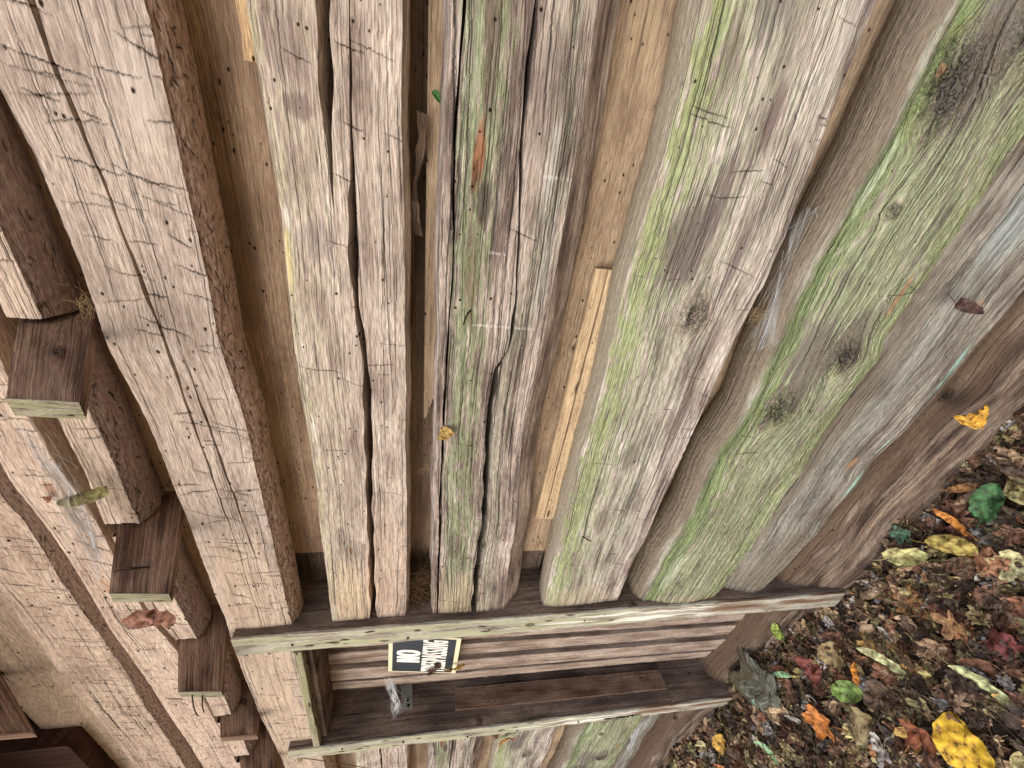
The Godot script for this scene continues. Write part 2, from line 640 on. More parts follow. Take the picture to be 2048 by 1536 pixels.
# ------------------------------------------------------------------ sawn boards
# a board from corner points: a (back or start), along (full length), up (height), out (thickness); its picture runs along the length
func board_into(S: Dictionary, a: Vector3, along: Vector3, up: Vector3, out: Vector3, uv := Rect2(0, 0, 1, 1), chamfer := 0.004, seed_ := 1, wander := 0.0015, pieces := 0) -> void:
	var L := along.length()
	var H := up.length()
	var T := out.length()
	var c := minf(chamfer, minf(H, T) * 0.3)
	var n := pieces if pieces > 0 else maxi(6, int(L / 0.03))
	var ny := noise(seed_, 3.0, 3)
	var ring := []   # (h, t) in metres, with face breaks for the shading
	for k in 5:
		ring.append(Vector2(lerpf(c, H - c, k / 4.0), T))
	ring.append(Vector2(H - c * 0.3, T - c * 0.3))
	for k in 3:
		ring.append(Vector2(H, lerpf(T - c, c, k / 2.0)))
	ring.append(Vector2(H - c * 0.3, c * 0.3))
	for k in 3:
		ring.append(Vector2(lerpf(H - c, c, k / 2.0), 0))
	ring.append(Vector2(c * 0.3, c * 0.3))
	for k in 3:
		ring.append(Vector2(0, lerpf(c, T - c, k / 2.0)))
	ring.append(Vector2(c * 0.3, T - c * 0.3))
	ring.append(ring[0])
	var nr := ring.size()
	var per := 2.0 * (H + T)
	var P := PackedVector3Array()
	var U := PackedVector2Array()
	var uh := up / H
	var ot := out / T
	for i in n + 1:
		var f := float(i) / n
		var s := 0.0
		for j in nr:
			var r: Vector2 = ring[j]
			if j > 0:
				s += r.distance_to(ring[j - 1])
			var wob := Vector2(ny.get_noise_2d(f * L * 3.0, r.x * 4.0), ny.get_noise_2d(f * L * 3.0 + 50.0, r.y * 4.0)) * wander
			P.append(a + along * f + uh * (r.x + wob.x * (2.0 * r.x / H - 1.0)) + ot * (r.y + wob.y * (2.0 * r.y / T - 1.0)))
			U.append(Vector2(uv.position.x + uv.size.x * f, uv.position.y + uv.size.y * s / per))
	var flip := along.cross(up).dot(out) < 0.0
	var N := grid_normals(P, n + 1, nr)
	# crisp shading: take each normal from the box, softened on the chamfers
	var na := up.cross(out).normalized()
	if na.dot(along) < 0.0:
		na = -na
	var nu := out.cross(along).normalized()
	if nu.dot(up) < 0.0:
		nu = -nu
	var no := along.cross(up).normalized()
	if no.dot(out) < 0.0:
		no = -no
	for v in N.size():
		var r: Vector2 = ring[v % nr]
		var g := Vector3.ZERO
		if r.y > T - c * 0.6: g += no
		if r.y < c * 0.6: g -= no
		if r.x > H - c * 0.6: g += nu
		if r.x < c * 0.6: g -= nu
		N[v] = (g.normalized() * 0.85 + N[v] * (0.15 if N[v].dot(g) > 0.0 else -0.15)).normalized()
	var o: int = S.p.size()
	S.p.append_array(P)
	S.n.append_array(N)
	S.u.append_array(U)
	var I: PackedInt32Array = S.i
	for i in n:
		for j in nr - 1:
			var p0 := o + i * nr + j
			var p1 := p0 + nr
			if flip:
				I.append(p0); I.append(p1); I.append(p0 + 1)
				I.append(p0 + 1); I.append(p1); I.append(p1 + 1)
			else:
				I.append(p0); I.append(p0 + 1); I.append(p1)
				I.append(p0 + 1); I.append(p1 + 1); I.append(p1)
	for e in [0, n]:
		var base: int = S.p.size()
		var nn := -na if e == 0 else na
		for j in nr - 1:
			S.p.append(P[e * nr + j])
			S.n.append(nn)
			S.u.append(Vector2(uv.position.x + uv.size.x * (0.1 + ring[j].x * 0.25), uv.position.y + uv.size.y * clampf(0.1 + ring[j].y * 0.8 / per, 0.0, 1.0)))
		for j in range(1, nr - 2):
			if (e == 0) != flip:
				I.append(base); I.append(base + j + 1); I.append(base + j)
			else:
				I.append(base); I.append(base + j); I.append(base + j + 1)
	S.i = I

func board(called: String, mat: Material, parent: Node, a: Vector3, along: Vector3, up: Vector3, out: Vector3, uv := Rect2(0, 0, 1, 1), chamfer := 0.004, seed_ := 1, wander := 0.0015) -> MeshInstance3D:
	var S := fresh()
	var org := parent as Node3D
	var off := org.position if org and org != cabin and org.get_parent() == self else Vector3.ZERO
	board_into(S, a - off, along, up, out, uv, chamfer, seed_, wander)
	return shape(finish(S), called, mat, parent)

# a thin tube along points, tapered
func tube(S: Dictionary, pts: Array, r0: float, r1: float, sides := 5) -> void:
	var n := pts.size()
	var P := PackedVector3Array()
	var U := PackedVector2Array()
	for i in n:
		var d: Vector3 = (pts[mini(i + 1, n - 1)] - pts[maxi(i - 1, 0)]).normalized()
		var s := d.cross(Vector3(0.31, 0.9, 0.2)).normalized()
		var t := d.cross(s)
		var r := lerpf(r0, r1, float(i) / (n - 1))
		for j in sides + 1:
			var a := TAU * j / sides
			P.append(pts[i] + (s * cos(a) + t * sin(a)) * r)
			U.append(Vector2(float(i) / n, float(j) / sides))
	var N := grid_normals(P, n, sides + 1)
	for v in N.size():
		var c: Vector3 = pts[int(v / (sides + 1))]
		N[v] = (P[v] - c).normalized()
	var o: int = S.p.size()
	S.p.append_array(P)
	S.n.append_array(N)
	S.u.append_array(U)
	for i in n - 1:
		for j in sides:
			var a := o + i * (sides + 1) + j
			var b := a + sides + 1
			S.i.append_array(PackedInt32Array([a, b, a + 1, a + 1, b, b + 1]))

func arc(a: Vector3, b: Vector3, sag: Vector3, n := 8) -> Array:
	var out := []
	for i in n + 1:
		var t := float(i) / n
		out.append(a.lerp(b, t) + sag * 4.0 * t * (1.0 - t))
	return out

# ------------------------------------------------------------------ leaves
# kind: 0 oval, 1 lance, 2 maple, 3 tulip tree, 4 round, 5 torn
func leaf_mesh(kind: int, seed_: int, curl: float, bend: float, crumple: float) -> ArrayMesh:
	var r := RandomNumberGenerator.new()
	r.seed = seed_
	var nz := noise(seed_, 1.5, 2)
	var S := fresh()
	var rings := 5
	var seg := 60
	var P := PackedVector3Array()
	var U := PackedVector2Array()
	var ph := r.randf() * TAU
	for i in rings + 1:
		for j in seg + 1:
			var a := TAU * j / seg
			var rad := 1.0
			match kind:
				0: rad = 1.0 / sqrt(pow(cos(a), 2) + pow(sin(a) / 0.52, 2)) * (1.0 + 0.012 * sin(a * 13.0)) * (1.0 + 0.10 * cos(a))
				1: rad = 1.0 / sqrt(pow(cos(a), 2) + pow(sin(a) / 0.27, 2))
				2: rad = 0.62 + 0.30 * absf(cos(a * 2.5)) ** 1.5 + 0.05 * sin(a * 15.0) - 0.28 * exp(-pow((absf(wrapf(a - PI, -PI, PI))) / 0.35, 2))
				3: rad = 0.72 + 0.24 * cos(a * 4.0 + PI) - 0.2 * exp(-pow(wrapf(a, -PI, PI) / 0.5, 2)) + 0.02 * sin(a * 9.0)
				4: rad = 0.78 + 0.05 * sin(a * 3.0 + ph) + 0.015 * sin(a * 13.0) + 0.22 * exp(-pow(wrapf(a, -PI, PI) / 0.35, 2))
				5: rad = 0.66 + 0.35 * nz.get_noise_2d(cos(a) * 1.4, sin(a) * 1.4) + 0.12 * sin(a * 2.0 + ph) + 0.05 * sin(a * 11.0)
			rad *= float(i) / rings
			var x := cos(a) * rad
			var y := sin(a) * rad
			var fold := absf(y) * 0.16
			var z := curl * y * y * 1.1 + bend * x * x * 0.8 + fold * signf(curl + 0.01) + nz.get_noise_2d(x * 1.1, y * 1.1) * crumple
			z += 0.012 * sin(absf(y) * 16.0 - x * 9.0) * float(i) / rings
			# roll the sides in where the leaf is curled
			var yy := y * (1.0 - 0.35 * absf(curl) * absf(y))
			P.append(Vector3(x * 0.5, z * 0.5, yy * 0.5))
			U.append(Vector2(0.5 + x * 0.5, 0.5 + y * 0.5))
	var N := grid_normals(P, rings + 1, seg + 1)
	for v in N.size():
		if N[v].length() < 0.1 or v <= seg:
			N[v] = Vector3.UP
		if N[v].y < 0.0:
			N[v] = -N[v]
	add_grid(S, P, N, U, rings + 1, seg + 1)
	# the stalk
	if kind < 5:
		tube(S, arc(Vector3(-0.28, 0.0, 0), Vector3(-0.75, 0.05 * r.randf_range(-1, 2), r.randf_range(-0.12, 0.12)), Vector3(0, 0.05, 0.03), 5), 0.010, 0.006, 4)
	return finish(S)

func leaf_picture(kind: int, seed_: int) -> Image:   # veins, blotches and spots in grey
	var s := 128
	var im := Image.create(s, s, false, Image.FORMAT_RGB8)
	var nb := noise(seed_, 0.035, 3)
	var nf := noise(seed_ + 3, 0.12, 2)
	for y in s:
		for x in s:
			var u := (x / float(s) - 0.5) * 2.0
			var v := (y / float(s) - 0.5) * 2.0
			var vein := 0.0
			if kind < 2 or kind >= 4:
				vein = exp(-pow(v / 0.025, 2))
				var t := fposmod((u - absf(v) * 0.9) * 5.0, 1.0)
				vein = maxf(vein, exp(-pow((t - 0.5) / 0.09, 2)) * 0.6)
			else:
				for k in 5:
					var a := (k - 2) * 0.62
					var d := Vector2(u + 0.55, v).rotated(-a)
					if d.x > 0.0:
						vein = maxf(vein, exp(-pow(d.y / 0.022, 2)))
			var b := nb.get_noise_2d(x, y)
			var f := nf.get_noise_2d(x, y)
			var g := 0.84 + b * 0.34 + f * 0.08 + vein * (0.08 if seed_ % 2 == 0 else -0.06)
			if f * 0.7 + b < -0.55:
				g *= 0.6
			g = clampf(g, 0.12, 1.0)
			im.set_pixel(x, y, Color(g, g * (0.97 + b * 0.10), g * (0.95 + b * 0.12)))
	return im

# ------------------------------------------------------------------ the ground
var gn: FastNoiseLite
var gn2: FastNoiseLite
func ground_y(x: float, z: float) -> float:
	var s := clampf(x, -3.2, 0.9)
	var y := -1.605 - 0.13 * (s + 1.25)
	if z > 3.0:
		y -= 0.0
	y += 0.02 * exp(-absf(z) * 9.0)
	return y + gn.get_noise_2d(x, z) * 0.035 + gn2.get_noise_2d(x, z) * 0.012

func grid_axis(a: float, b: float, fine: float, far: float) -> Array:
	var out := []
	var v := a
	while v < b:
		out.append(v)
		v += fine
	out.append(b)
	var g := fine
	v = b
	while v < far:
		g *= 1.5
		v += g
		out.append(v)
	g = fine
	v = a
	while v > -far:
		g *= 1.5
		v -= g
		out.push_front(v)
	return out

# ------------------------------------------------------------------ what each log looks like
func at_px(L: Dictionary, q: Dictionary, x: float, y: float) -> Vector2:
	var yt := poly(L.top, x)
	var yb := poly(L.bot, x)
	var g := (yt - y) / (yt - yb)
	return Vector2((L.x1 - x) / L.lx * q.w, lerpf(L.f0, L.f1, g) * q.h)

func picture_spec(L: Dictionary) -> Dictionary:   # turns places in metres into places in the picture
	var q: Dictionary = L.look
	q.lx = L.lx
	q.ly = L.ly
	q.x1 = L.x1
	q.w = L.get("pw", 1536)
	q.h = L.get("ph", 512)
	q.face0 = L.f0
	q.face1 = L.f1
	var ppy: float = q.h / q.ly
	var ppx: float = q.w / q.lx
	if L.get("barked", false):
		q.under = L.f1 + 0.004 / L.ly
	for key in ["stains", "knots", "chalk"]:
		var out := []
		for s in q.get(key, []):
			var p := at_px(L, q, s[0], s[1])
			var t: Array = s.duplicate()
			t[0] = p.x
			t[1] = p.y
			if key == "stains":
				t[2] = s[2] * ppx
				t[3] = s[3] * ppy
			else:
				t[2] = s[2] * ppy
			out.append(t)
		q[key] = out
	var bands := []
	for b in q.get("moss", []):
		var line := []
		var i := 0
		while i < b[0].size():
			line.append(b[0][i])
			line.append(lerpf(L.f0, L.f1, b[0][i + 1]) * q.h)
			i += 2
		bands.append([line, b[1] * ppy, b[2], b[3]])
	q.moss = bands
	return q

func c8(r: int, g: int, b: int) -> Color:
	return Color(r / 255.0, g / 255.0, b / 255.0)

func make_pictures(list: Array) -> void:   # one thread per picture, four at a time
	var i := 0
	while i < list.size():
		var batch := []
		for k in range(i, mini(i + 4, list.size())):
			var t := Thread.new()
			t.start(wood.bind(list[k]))
			batch.append(t)
		for t in batch:
			t.wait_to_finish()
		i += 4

func _ready() -> void:
	rng.seed = 4711
	# ---- camera: the phone was held on its side, so the picture's right is down
	var cam := Camera3D.new()
	cam.fov = 2.0 * rad_to_deg(atan(768.0 / 800.0))
	cam.near = 0.02
	cam.far = 400.0
	var r_ := Vector3(0.86580335, 0.03916138, -0.49884963)
	var u_ := Vector3(-0.12817759, 0.98102727, -0.14545106)
	var b_ := Vector3(0.48368902, 0.18987336, 0.8543963)
	cam.transform = Transform3D(Basis(-u_, r_, b_).orthonormalized(), Vector3(0, 0, 0.75))
	cam.name = "camera"
	add_child(cam)
	cam.current = true
	# ---- overcast sky
	var env := Environment.new()
	var sky := Sky.new()
	var pm := ProceduralSkyMaterial.new()
	pm.sky_top_color = Color(0.79, 0.84, 0.92)
	pm.sky_horizon_color = Color(0.86, 0.87, 0.88)
	pm.sky_curve = 0.2
	pm.ground_bottom_color = Color(0.20, 0.17, 0.14)
	pm.ground_horizon_color = Color(0.55, 0.53, 0.50)
	pm.sky_energy_multiplier = 1.0
	sky.sky_material = pm
	env.background_mode = Environment.BG_SKY
	env.sky = sky
	env.tonemap_mode = Environment.TONE_MAPPER_LINEAR
	env.tonemap_exposure = 2.75
	env.sdfgi_enabled = true
	env.ssao_enabled = true
	env.ssil_enabled = true
	var we := WorldEnvironment.new()
	we.environment = env
	we.name = "world_environment"
	add_child(we)
	var sun := DirectionalLight3D.new()
	sun.name = "sun"
	sun.light_energy = 0.35
	sun.light_angular_distance = 40.0
	sun.light_color = Color(1.0, 0.97, 0.93)
	sun.shadow_enabled = true
	sun.look_at_from_position(Vector3(-0.4, 1.7, 2.8), Vector3.ZERO)
	add_child(sun)

	cabin = thing("log_cabin", "weathered hewn-log cabin wall with a low board door", "cabin")
	gn = noise(5, 2.1, 3)
	gn2 = noise(6, 14.0, 3)

	# ---- the logs
	var moss := c8(123, 131, 99)
	var moss2 := c8(137, 142, 115)
	var logs := {}
	var round_top := [[-0.03, -0.15], [0.006, -0.08], [0.008, -0.03], [0.003, -0.008]]
	var bark_bot := [[-0.003, -0.008], [-0.012, -0.035], [-0.012, -0.075], [0.004, -0.115], [0.03, -0.15]]
	logs.l0 = {"x0": -3.2, "x1": -0.7, "z": -0.03, "top": [-0.7, 1.22, -3.2, 1.22], "bot": [-0.7, 1.022, -1.74, 1.02, -3.2, 1.035], "ptop": round_top, "pbot": [[-0.004, -0.01], [-0.004, -0.05], [0.004, -0.09], [0.02, -0.13]], "pw": 1024, "ph": 320,
		"look": {"seed": 100, "light": c8(177, 158, 138), "mid": c8(158, 139, 121), "dark": c8(133, 113, 98), "checks": 20, "cuts": 26, "contrast": 0.5}}
	logs.l1 = {"x0": -3.2, "x1": -0.55, "top": [-0.5, 1.010, -1.24, 1.008, -1.5, 1.012, -3.2, 1.03], "bot": [-0.5, 0.878, -0.75, 0.878, -0.81, 0.868, -0.99, 0.873, -1.14, 0.867, -1.53, 0.864, -1.75, 0.869, -3.2, 0.885],
		"ptop": round_top, "pbot": bark_bot, "barked": true, "pw": 1536, "ph": 384,
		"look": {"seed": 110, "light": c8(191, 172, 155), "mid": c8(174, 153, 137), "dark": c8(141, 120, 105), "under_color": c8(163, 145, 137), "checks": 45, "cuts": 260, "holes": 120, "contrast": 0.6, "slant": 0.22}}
	logs.l2 = {"x0": -3.2, "x1": -0.30, "top": [-0.3, 0.826, -0.7, 0.838, -0.87, 0.826, -1.26, 0.833, -1.72, 0.816, -3.2, 0.81], "bot": [-0.3, 0.752, -0.62, 0.755, -0.85, 0.738, -1.15, 0.739, -1.37, 0.712, -1.6, 0.70, -3.2, 0.70],
		"ptop": round_top, "pbot": [[-0.003, -0.01], [0.001, -0.05], [0.004, -0.09], [0.02, -0.15]], "pw": 1536, "ph": 320,
		"look": {"seed": 120, "light": c8(200, 182, 164), "mid": c8(183, 162, 147), "dark": c8(150, 128, 114), "checks": 35, "cuts": 170, "holes": 90, "contrast": 0.55, "slant": 0.18, "stains": [[-0.72, 0.785, 0.02, 0.01, c8(145, 101, 74), 0.7], [-1.05, 0.79, 0.04, 0.012, c8(164, 125, 93), 0.5]]}}
	logs.stub = {"x0": -3.2, "x1": 0.32, "top": [0.3, 0.716, -0.53, 0.708, -0.64, 0.707, -0.85, 0.722, -1.15, 0.724, -1.33, 0.697, -3.2, 0.695], "bot": [0.3, 0.655, -0.25, 0.657, -0.53, 0.650, -0.85, 0.653, -1.11, 0.655, -1.31, 0.642, -3.2, 0.64],
		"ptop": [[-0.01, -0.15], [0.0, -0.06], [0.001, -0.01]], "pbot": [[-0.003, -0.008], [-0.010, -0.030], [-0.008, -0.065], [0.010, -0.105], [0.03, -0.14]], "barked": true, "pw": 1536, "ph": 320,
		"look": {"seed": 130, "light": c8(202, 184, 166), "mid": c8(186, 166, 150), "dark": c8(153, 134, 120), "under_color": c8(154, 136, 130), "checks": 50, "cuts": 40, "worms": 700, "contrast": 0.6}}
	logs.l3 = {"x0": -3.2, "x1": 0.42, "top": [0.4, 0.585, 0.0, 0.583, -0.11, 0.573, -0.23, 0.568, -0.38, 0.573, -0.54, 0.559, -0.83, 0.551, -1.1, 0.555, -1.78, 0.557, -2.16, 0.54, -3.2, 0.55],
		"bot": [0.4, 0.388, 0.12, 0.386, -0.16, 0.387, -0.37, 0.394, -0.55, 0.383, -0.94, 0.386, -1.23, 0.387, -3.2, 0.388],
		"ptop": round_top, "pbot": [[-0.002, -0.006], [-0.013, -0.030], [-0.014, -0.065], [0.002, -0.10], [0.03, -0.14]], "barked": true, "pw": 2048, "ph": 512,
		"cracks": [[[0.36, 0.522, 0.0072, 0.12, 0.515, 0.0072, 0.02, 0.51, 0.0066, -0.1, 0.497, 0.0048, -0.16, 0.493, 0.0024, -0.22, 0.489, 0.0072, -0.32, 0.486, 0.0048, -0.45, 0.482, 0.0054, -0.6, 0.478, 0.0036, -0.75, 0.474, 0.0036, -0.9, 0.467, 0.0018, -1.3, 0.464, 0.0018], 0.05], [[-0.4, 0.462, 0.00072, -0.48, 0.456, 0.0036, -0.56, 0.452, 0.0048, -0.66, 0.449, 0.0048, -0.8, 0.44, 0.0036, -0.95, 0.433, 0.0024, -1.1, 0.43, 0.00072], 0.04]],
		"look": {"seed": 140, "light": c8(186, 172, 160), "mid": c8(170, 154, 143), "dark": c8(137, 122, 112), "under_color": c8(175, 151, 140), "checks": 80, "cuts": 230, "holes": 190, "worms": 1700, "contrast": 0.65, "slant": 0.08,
			"stains": [[0.02, 0.42, 0.08, 0.03, c8(193, 181, 170), 0.5], [-1.3, 0.47, 0.5, 0.10, c8(193, 171, 147), 0.45], [-2.0, 0.47, 0.5, 0.10, c8(192, 169, 144), 0.5]]}}
	logs.l4 = {"x0": -1.34, "x1": 0.42, "top": [0.4, 0.259, -0.08, 0.258, -0.37, 0.264, -0.69, 0.264, -0.99, 0.266, -1.22, 0.272, -1.34, 0.272], "bot": [0.4, 0.066, 0.04, 0.066, -0.1, 0.062, -0.36, 0.058, -0.69, 0.058, -1.34, 0.059],
		"ptop": round_top, "pbot": [[-0.002, -0.006], [-0.008, -0.025], [-0.004, -0.06], [0.012, -0.10], [0.03, -0.14]],
		"cracks": [[[0.4, 0.167, 0.03, 0.155, 0.168, 0.02125, 0.06, 0.1705, 0.0175, 0.02, 0.171, 0.01375, -0.05, 0.1735, 0.005, -0.11, 0.175, 0.00075], 0.09], [[0.4, 0.135, 0.00187, 0.159, 0.134, 0.002, 0.04, 0.1375, 0.00375, -0.06, 0.1415, 0.00625, -0.1, 0.146, 0.015, -0.16, 0.1475, 0.0175, -0.22, 0.148, 0.01125, -0.3, 0.145, 0.01125, -0.39, 0.138, 0.01, -0.52, 0.138, 0.01875, -0.7, 0.1445, 0.01375, -1, 0.15, 0.015, -1.34, 0.158, 0.01875], 0.10]],
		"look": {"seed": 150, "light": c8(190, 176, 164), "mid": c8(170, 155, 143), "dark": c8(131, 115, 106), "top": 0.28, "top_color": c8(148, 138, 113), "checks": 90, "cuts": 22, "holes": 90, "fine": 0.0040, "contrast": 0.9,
			"moss": [[[0.4, 0.02, -0.5, 0.04, -1.34, 0.06], 0.010, 0.45, c8(170, 166, 134)], [[-0.4, 0.2, -1.34, 0.2], 0.045, 0.2, c8(156, 155, 122)]],
			"stains": [[0.10, 0.22, 0.05, 0.03, c8(113, 97, 93), 0.5], [0.03, 0.21, 0.02, 0.025, c8(104, 88, 85), 0.55], [-0.16, 0.205, 0.04, 0.03, c8(127, 113, 110), 0.5], [-0.13, 0.251, 0.0245, 0.0042, c8(229, 227, 218), 0.68], [-0.2, 0.256, 0.07, 0.005, c8(200, 185, 136), 0.8], [-0.56, 0.252, 0.035, 0.0042, c8(219, 216, 205), 0.52], [-1.15, 0.21, 0.16, 0.06, c8(191, 168, 138), 0.6], [-1.05, 0.11, 0.25, 0.06, c8(183, 157, 137), 0.5], [-1.30, 0.21, 0.03, 0.06, c8(154, 104, 79), 0.8], [-0.95, 0.20, 0.02, 0.004, c8(121, 83, 60), 0.8], [-0.9, 0.22, 0.04, 0.02, c8(113, 100, 95), 0.4]]}}
	logs.l5 = {"x0": -1.34, "x1": 0.42, "rough": 0.008, "top": [0.4, 0.004, 0.18, 0.003, 0.0, 0.0, -0.35, -0.004, -0.93, -0.013, -1.34, -0.026], "bot": [0.4, -0.205, 0.216, -0.210, 0.05, -0.219, -0.12, -0.223, -0.36, -0.219, -0.61, -0.214, -0.94, -0.236, -1.34, -0.25],
		"ptop": round_top, "pbot": [[-0.004, -0.003], [-0.030, -0.032], [-0.056, -0.064], [-0.058, -0.095], [-0.02, -0.14]], "bulge": 0.002,
		"cracks": [[[0.4, -0.02, 0.0029, 0.18, -0.019, 0.00435, 0.06, -0.017, 0.00435, -0.05, -0.018, 0.00435, -0.2, -0.026, 0.0029, -0.35, -0.022, 0.00435, -0.53, -0.024, 0.00507, -0.69, -0.024, 0.00435, -0.9, -0.03, 0.0058, -1.34, -0.037, 0.0058], 0.05], [[0.21, -0.118, 0.00116, 0.18, -0.119, 0.0087, 0.12, -0.12, 0.0087, 0.05, -0.123, 0.00725, -0.03, -0.13, 0.0058, -0.1, -0.137, 0.00507, -0.24, -0.151, 0.00507, -0.3, -0.152, 0.0087, -0.34, -0.148, 0.00435, -0.39, -0.128, 0.0087, -0.48, -0.126, 0.0145, -0.63, -0.132, 0.0145, -0.83, -0.146, 0.0145, -1, -0.146, 0.0203, -1.34, -0.152, 0.0203], 0.09]],
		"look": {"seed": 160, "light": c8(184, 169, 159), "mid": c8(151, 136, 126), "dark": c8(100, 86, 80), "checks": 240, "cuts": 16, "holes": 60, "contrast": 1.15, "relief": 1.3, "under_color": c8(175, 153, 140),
			"moss": [[[0.4, 0.16, -0.5, 0.20, -1.34, 0.22], 0.018, 0.85, moss2], [[0.4, 0.34, -0.2, 0.30, -0.6, 0.36, -1.34, 0.40], 0.026, 0.72, moss], [[0.4, 0.85, -0.1, 0.86, -0.4, 0.7, -1.34, 0.72], 0.03, 0.38, c8(144, 150, 124)]],
			"stains": [[0.0, -0.056, 0.055, 0.010, c8(144, 97, 70), 0.9], [-0.035, -0.054, 0.035, 0.007, c8(92, 60, 44), 0.8], [-0.07, -0.072, 0.05, 0.012, c8(78, 68, 62), 0.8], [-0.01, -0.035, 0.035, 0.0049, c8(206, 200, 179), 0.60], [0.09, -0.024, 0.021, 0.0028, c8(215, 210, 195), 0.60], [0.15, -0.06, 0.12, 0.012, c8(98, 85, 73), 0.7], [-0.2, -0.06, 0.1, 0.012, c8(108, 94, 73), 0.5], [0.08, -0.16, 0.1, 0.03, c8(113, 101, 93), 0.5], [-0.02, -0.18, 0.1, 0.012, c8(191, 187, 178), 0.55], [-0.15, -0.2, 0.12, 0.012, c8(181, 177, 171), 0.5], [-0.42, -0.02, 0.035, 0.0042, c8(208, 203, 181), 0.52], [-1.2, -0.09, 0.14, 0.08, c8(173, 154, 130), 0.6], [-0.95, -0.07, 0.06, 0.02, c8(95, 83, 71), 0.5], [-0.88, -0.22, 0.028, 0.014, c8(193, 187, 180), 0.38], [-0.75, -0.062, 0.035, 0.0084, c8(199, 196, 186), 0.38]],
			"chalk": [[-0.293, -0.069, 0.128], [-0.016, -0.170, 0.053], [-0.151, -0.09, 0.034], [-0.84, -0.12, 0.02]]}}
	logs.l6 = {"x0": -1.34, "x1": 0.44, "rough": 0.011, "top": [0.4, -0.359, 0.24, -0.363, 0.08, -0.371, -0.15, -0.37, -0.61, -0.368, -0.92, -0.369, -1.34, -0.382], "bot": [0.4, -0.650, 0.21, -0.657, 0.07, -0.662, -0.06, -0.670, -0.17, -0.669, -0.52, -0.658, -0.9, -0.648, -1.34, -0.640],
		"ptop": [[-0.03, -0.15], [-0.002, -0.08], [0.004, -0.03], [0.002, -0.008]], "pbot": [[-0.003, -0.008], [-0.006, -0.04], [0.004, -0.09], [0.02, -0.14]], "bulge": 0.006, "pw": 1536, "ph": 640,
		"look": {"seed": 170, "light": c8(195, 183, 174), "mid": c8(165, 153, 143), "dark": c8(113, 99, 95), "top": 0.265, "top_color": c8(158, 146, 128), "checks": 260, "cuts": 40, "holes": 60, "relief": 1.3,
			"moss": [[[0.4, 0.09, -0.5, 0.11, -1.34, 0.13], 0.030, 0.8, c8(142, 154, 104)], [[0.4, 0.26, -0.3, 0.22, -0.8, 0.24, -1.34, 0.26], 0.045, 0.55, c8(150, 156, 120)], [[0.4, 0.52, -0.4, 0.45, -0.9, 0.5, -1.34, 0.5], 0.06, 0.42, c8(154, 158, 132)], [[0.1, 0.85, -0.4, 0.72, -1.0, 0.72], 0.05, 0.3, c8(160, 162, 142)]],
			"knots": [[-0.237, -0.537, 0.023]],
			"stains": [[-0.09, -0.47, 0.10, 0.045, c8(99, 88, 84), 0.72], [0.0, -0.50, 0.08, 0.02, c8(105, 92, 89), 0.6], [-0.12, -0.58, 0.10, 0.014, c8(109, 96, 93), 0.6], [0.3, -0.48, 0.10, 0.04, c8(93, 85, 82), 0.6], [0.2, -0.43, 0.06, 0.016, c8(109, 99, 89), 0.5], [0.12, -0.545, 0.06, 0.012, c8(104, 88, 85), 0.55], [-0.34, -0.60, 0.12, 0.016, c8(116, 100, 92), 0.55], [-0.55, -0.60, 0.12, 0.014, c8(116, 100, 94), 0.5], [-0.62, -0.50, 0.05, 0.02, c8(97, 92, 82), 0.5], [-0.86, -0.48, 0.05, 0.03, c8(100, 91, 81), 0.5], [-0.08, -0.356, 0.021, 0.0056, c8(223, 220, 210), 0.64], [-0.33, -0.352, 0.014, 0.0049, c8(219, 216, 205), 0.60], [-0.6, -0.352, 0.05, 0.008, c8(204, 192, 163), 0.8], [-1.25, -0.5, 0.10, 0.14, c8(174, 159, 137), 0.6], [0.3, -0.62, 0.2, 0.02, c8(192, 184, 176), 0.5], [-0.9, -0.6, 0.2, 0.03, c8(169, 160, 150), 0.5]]}}
